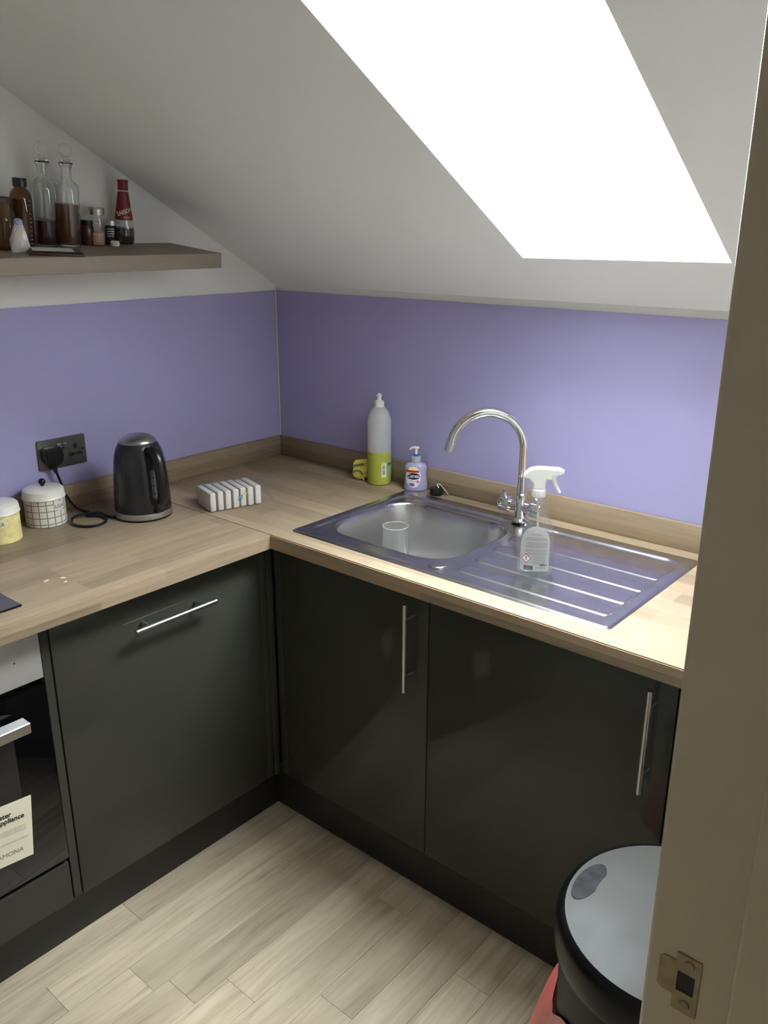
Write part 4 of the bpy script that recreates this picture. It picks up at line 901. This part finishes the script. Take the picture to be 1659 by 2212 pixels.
# vinegar
x, y = -0.585, -0.041
t = on_shelf('vinegar_bottle', 'vinegar bottle with red neck label and dark contents', 'bottle', x, y, FACE(x, y)+0.15)
vp = [(0.0, 0.0), (0.022, 0.0), (0.0255, 0.004), (0.0275, 0.018), (0.0278, 0.034), (0.0262, 0.050), (0.0232, 0.068), (0.0195, 0.092), (0.0160, 0.118), (0.0130, 0.138), (0.0122, 0.142)]
bm = B(); lathe(bm, vp, 36, cap0=False, cap1=False); obj('bottle', bm, M_decant, t, True)
bm = B(); lathe(bm, [(0.0, 0.002), (0.021, 0.003), (0.0245, 0.007), (0.0263, 0.020), (0.0266, 0.034), (0.0256, 0.0455), (0.0, 0.0458)], 32); obj('vinegar', bm, mat('dark_vinegar', rgb(26, 16, 14), 0.15), t, True)
def vr(z):
    for (r0, z0), (r1, z1) in zip(vp[1:], vp[2:]):
        if z0 <= z <= z1: return r0+(r1-r0)*(z-z0)/(z1-z0)
    return 0.0125
M_vred = mat('vinegar_red', rgb(112, 34, 34), 0.4)
bm = B(); lathe(bm, [(vr(z)+0.0006, z) for z in (0.066, 0.08, 0.095, 0.11, 0.125, 0.136)], 36, cap0=False, cap1=False); nl = obj('neck_label', bm, M_vred, t, True)
fV = lambda x, z, e=0.0012: -math.sqrt(max(1e-7, (vr(z)+e)**2-x*x))
text_obj('lettering', nl, "SARSON'S", 0.0150, M_paper, fV, 0.0035, 0.0880, bold=0.0002, rot=0.36, xs=0.72)
patch('oval_print', nl, mat('vinegar_pale_red', rgb(176, 92, 84), 0.4), lambda x, z: fV(x, z, 0.0010), 0.068, 0.078, lambda q: 0.010*oval(q), x0=0.005, nx=8, nz=6)
bm = B(); lathe(bm, [(0.0125, 0.140), (0.0138, 0.141), (0.0132, 0.158), (0.0142, 0.161), (0.0142, 0.166), (0.0, 0.167)], 28); obj('cap', bm, M_vred, t, True)
# dark wallet-like notebook with a white card, jutting over the shelf edge
x, y = -0.872, -0.187
t = on_shelf('notebook', 'dark brown flat notebook with a white card jutting over the shelf', 'notebook', x, y, math.radians(-24))
M_leather = mat('brown_leather', rgb(52, 34, 28), 0.5, bump=0.3, bscale=500)
bm = B(); box(bm, -0.062, 0.062, -0.042, 0.042, 0.0, 0.006, 0.002, 2); obj('cover', bm, M_leather, t, True)
bm = B(); box(bm, -0.050, 0.056, -0.034, 0.038, 0.0062, 0.0092, 0.001, 1); obj('cover_top', bm, M_leather, t, True)
bm = B(); box(bm, -0.052, 0.040, -0.026, 0.034, 0.0094, 0.0102); obj('card', bm, M_white, t)

# ================================================================== BIN
BX, BY, BZ = -0.920, -1.832, 0.680
t = thing('kitchen_bin', 'round black bin with grey lid and red liner in front of the cupboards', 'bin', (BX, BY, 0))
bm = B(); lathe(bm, [(0.0, 0.0), (0.150, 0.0), (0.155, 0.006), (0.158, 0.05), (0.166, 0.49), (0.169, 0.60), (0.170, 0.636)], 64, cap1=False); obj('bin_body', bm, mat('bin_black', rgb(20, 20, 20), 0.45, spec=0.2), t, True)
bm = B(); lathe(bm, [(0.1715, 0.612), (0.1765, 0.613), (0.1785, 0.625), (0.1785, 0.655), (0.1760, 0.668), (0.1710, 0.676), (0.1675, 0.678), (0.1655, 0.6755)], 72, cap0=False, cap1=False); ld = obj('lid_ring', bm, mat('bin_gloss_black', rgb(12, 12, 13), 0.3, spec=0.2), t, True)
M_lid = mat('bin_lid_grey', rgb(60, 59, 54), 0.5, 0.0, spec=0.33, vary=0.10, vscale=9, rvary=0.05)
bm = B(); lathe(bm, [(0.1665, 0.6755), (0.150, 0.6772), (0.10, 0.6790), (0.05, 0.6798), (0.0, 0.680)], 72); lt = obj('lid_top', bm, M_lid, t, True)
bm = B(); outl = ellipse(-0.012, 0.1395, 0.048, 0.0185, 32)
prism(bm, outl, 0.6760, 0.6781, 'z'); obj('touch_pad', bm, mat('bin_pad_worn', rgb(40, 40, 42), 0.6, 0.0, spec=0.15, vary=0.5, vscale=45), lt, False)
# red liner: a crumpled skirt hanging out below the lid, flaring to one side
random.seed(3)
M_liner = mat('red_liner', rgb(204, 98, 92), 0.3); M_liner.node_tree.nodes['Principled BSDF'].inputs['Subsurface Weight'].default_value = 0.0
bm = B(); rows = []; NA = 46
for j in range(9):
    q = j/8; row = []
    for i in range(NA+1):
        s = i/NA; a = math.radians(52+170*s)
        fold = math.sin(s*46+2.4*q)*0.007+math.sin(s*17+q)*0.007
        flare = 0.062*math.exp(-((s-0.27)/0.09)**2)*q**0.8
        top = 0.478+0.028*math.sin(s*9)+0.075*sst(0.36, 0.55, s)
        z = top-(0.205+0.03*math.sin(s*11))*q
        r = 0.1695+0.001+abs(fold)*(0.25+q)+flare
        row.append(bm.verts.new((r*math.cos(a), r*math.sin(a), z)))
    rows.append(row)
for a, b in zip(rows, rows[1:]):
    for i in range(NA): bm.faces.new((a[i], a[i+1], b[i+1], b[i]))
o = obj('bin_liner', bm, M_liner, t, True, 30); o['label'] = 'crumpled red plastic liner'
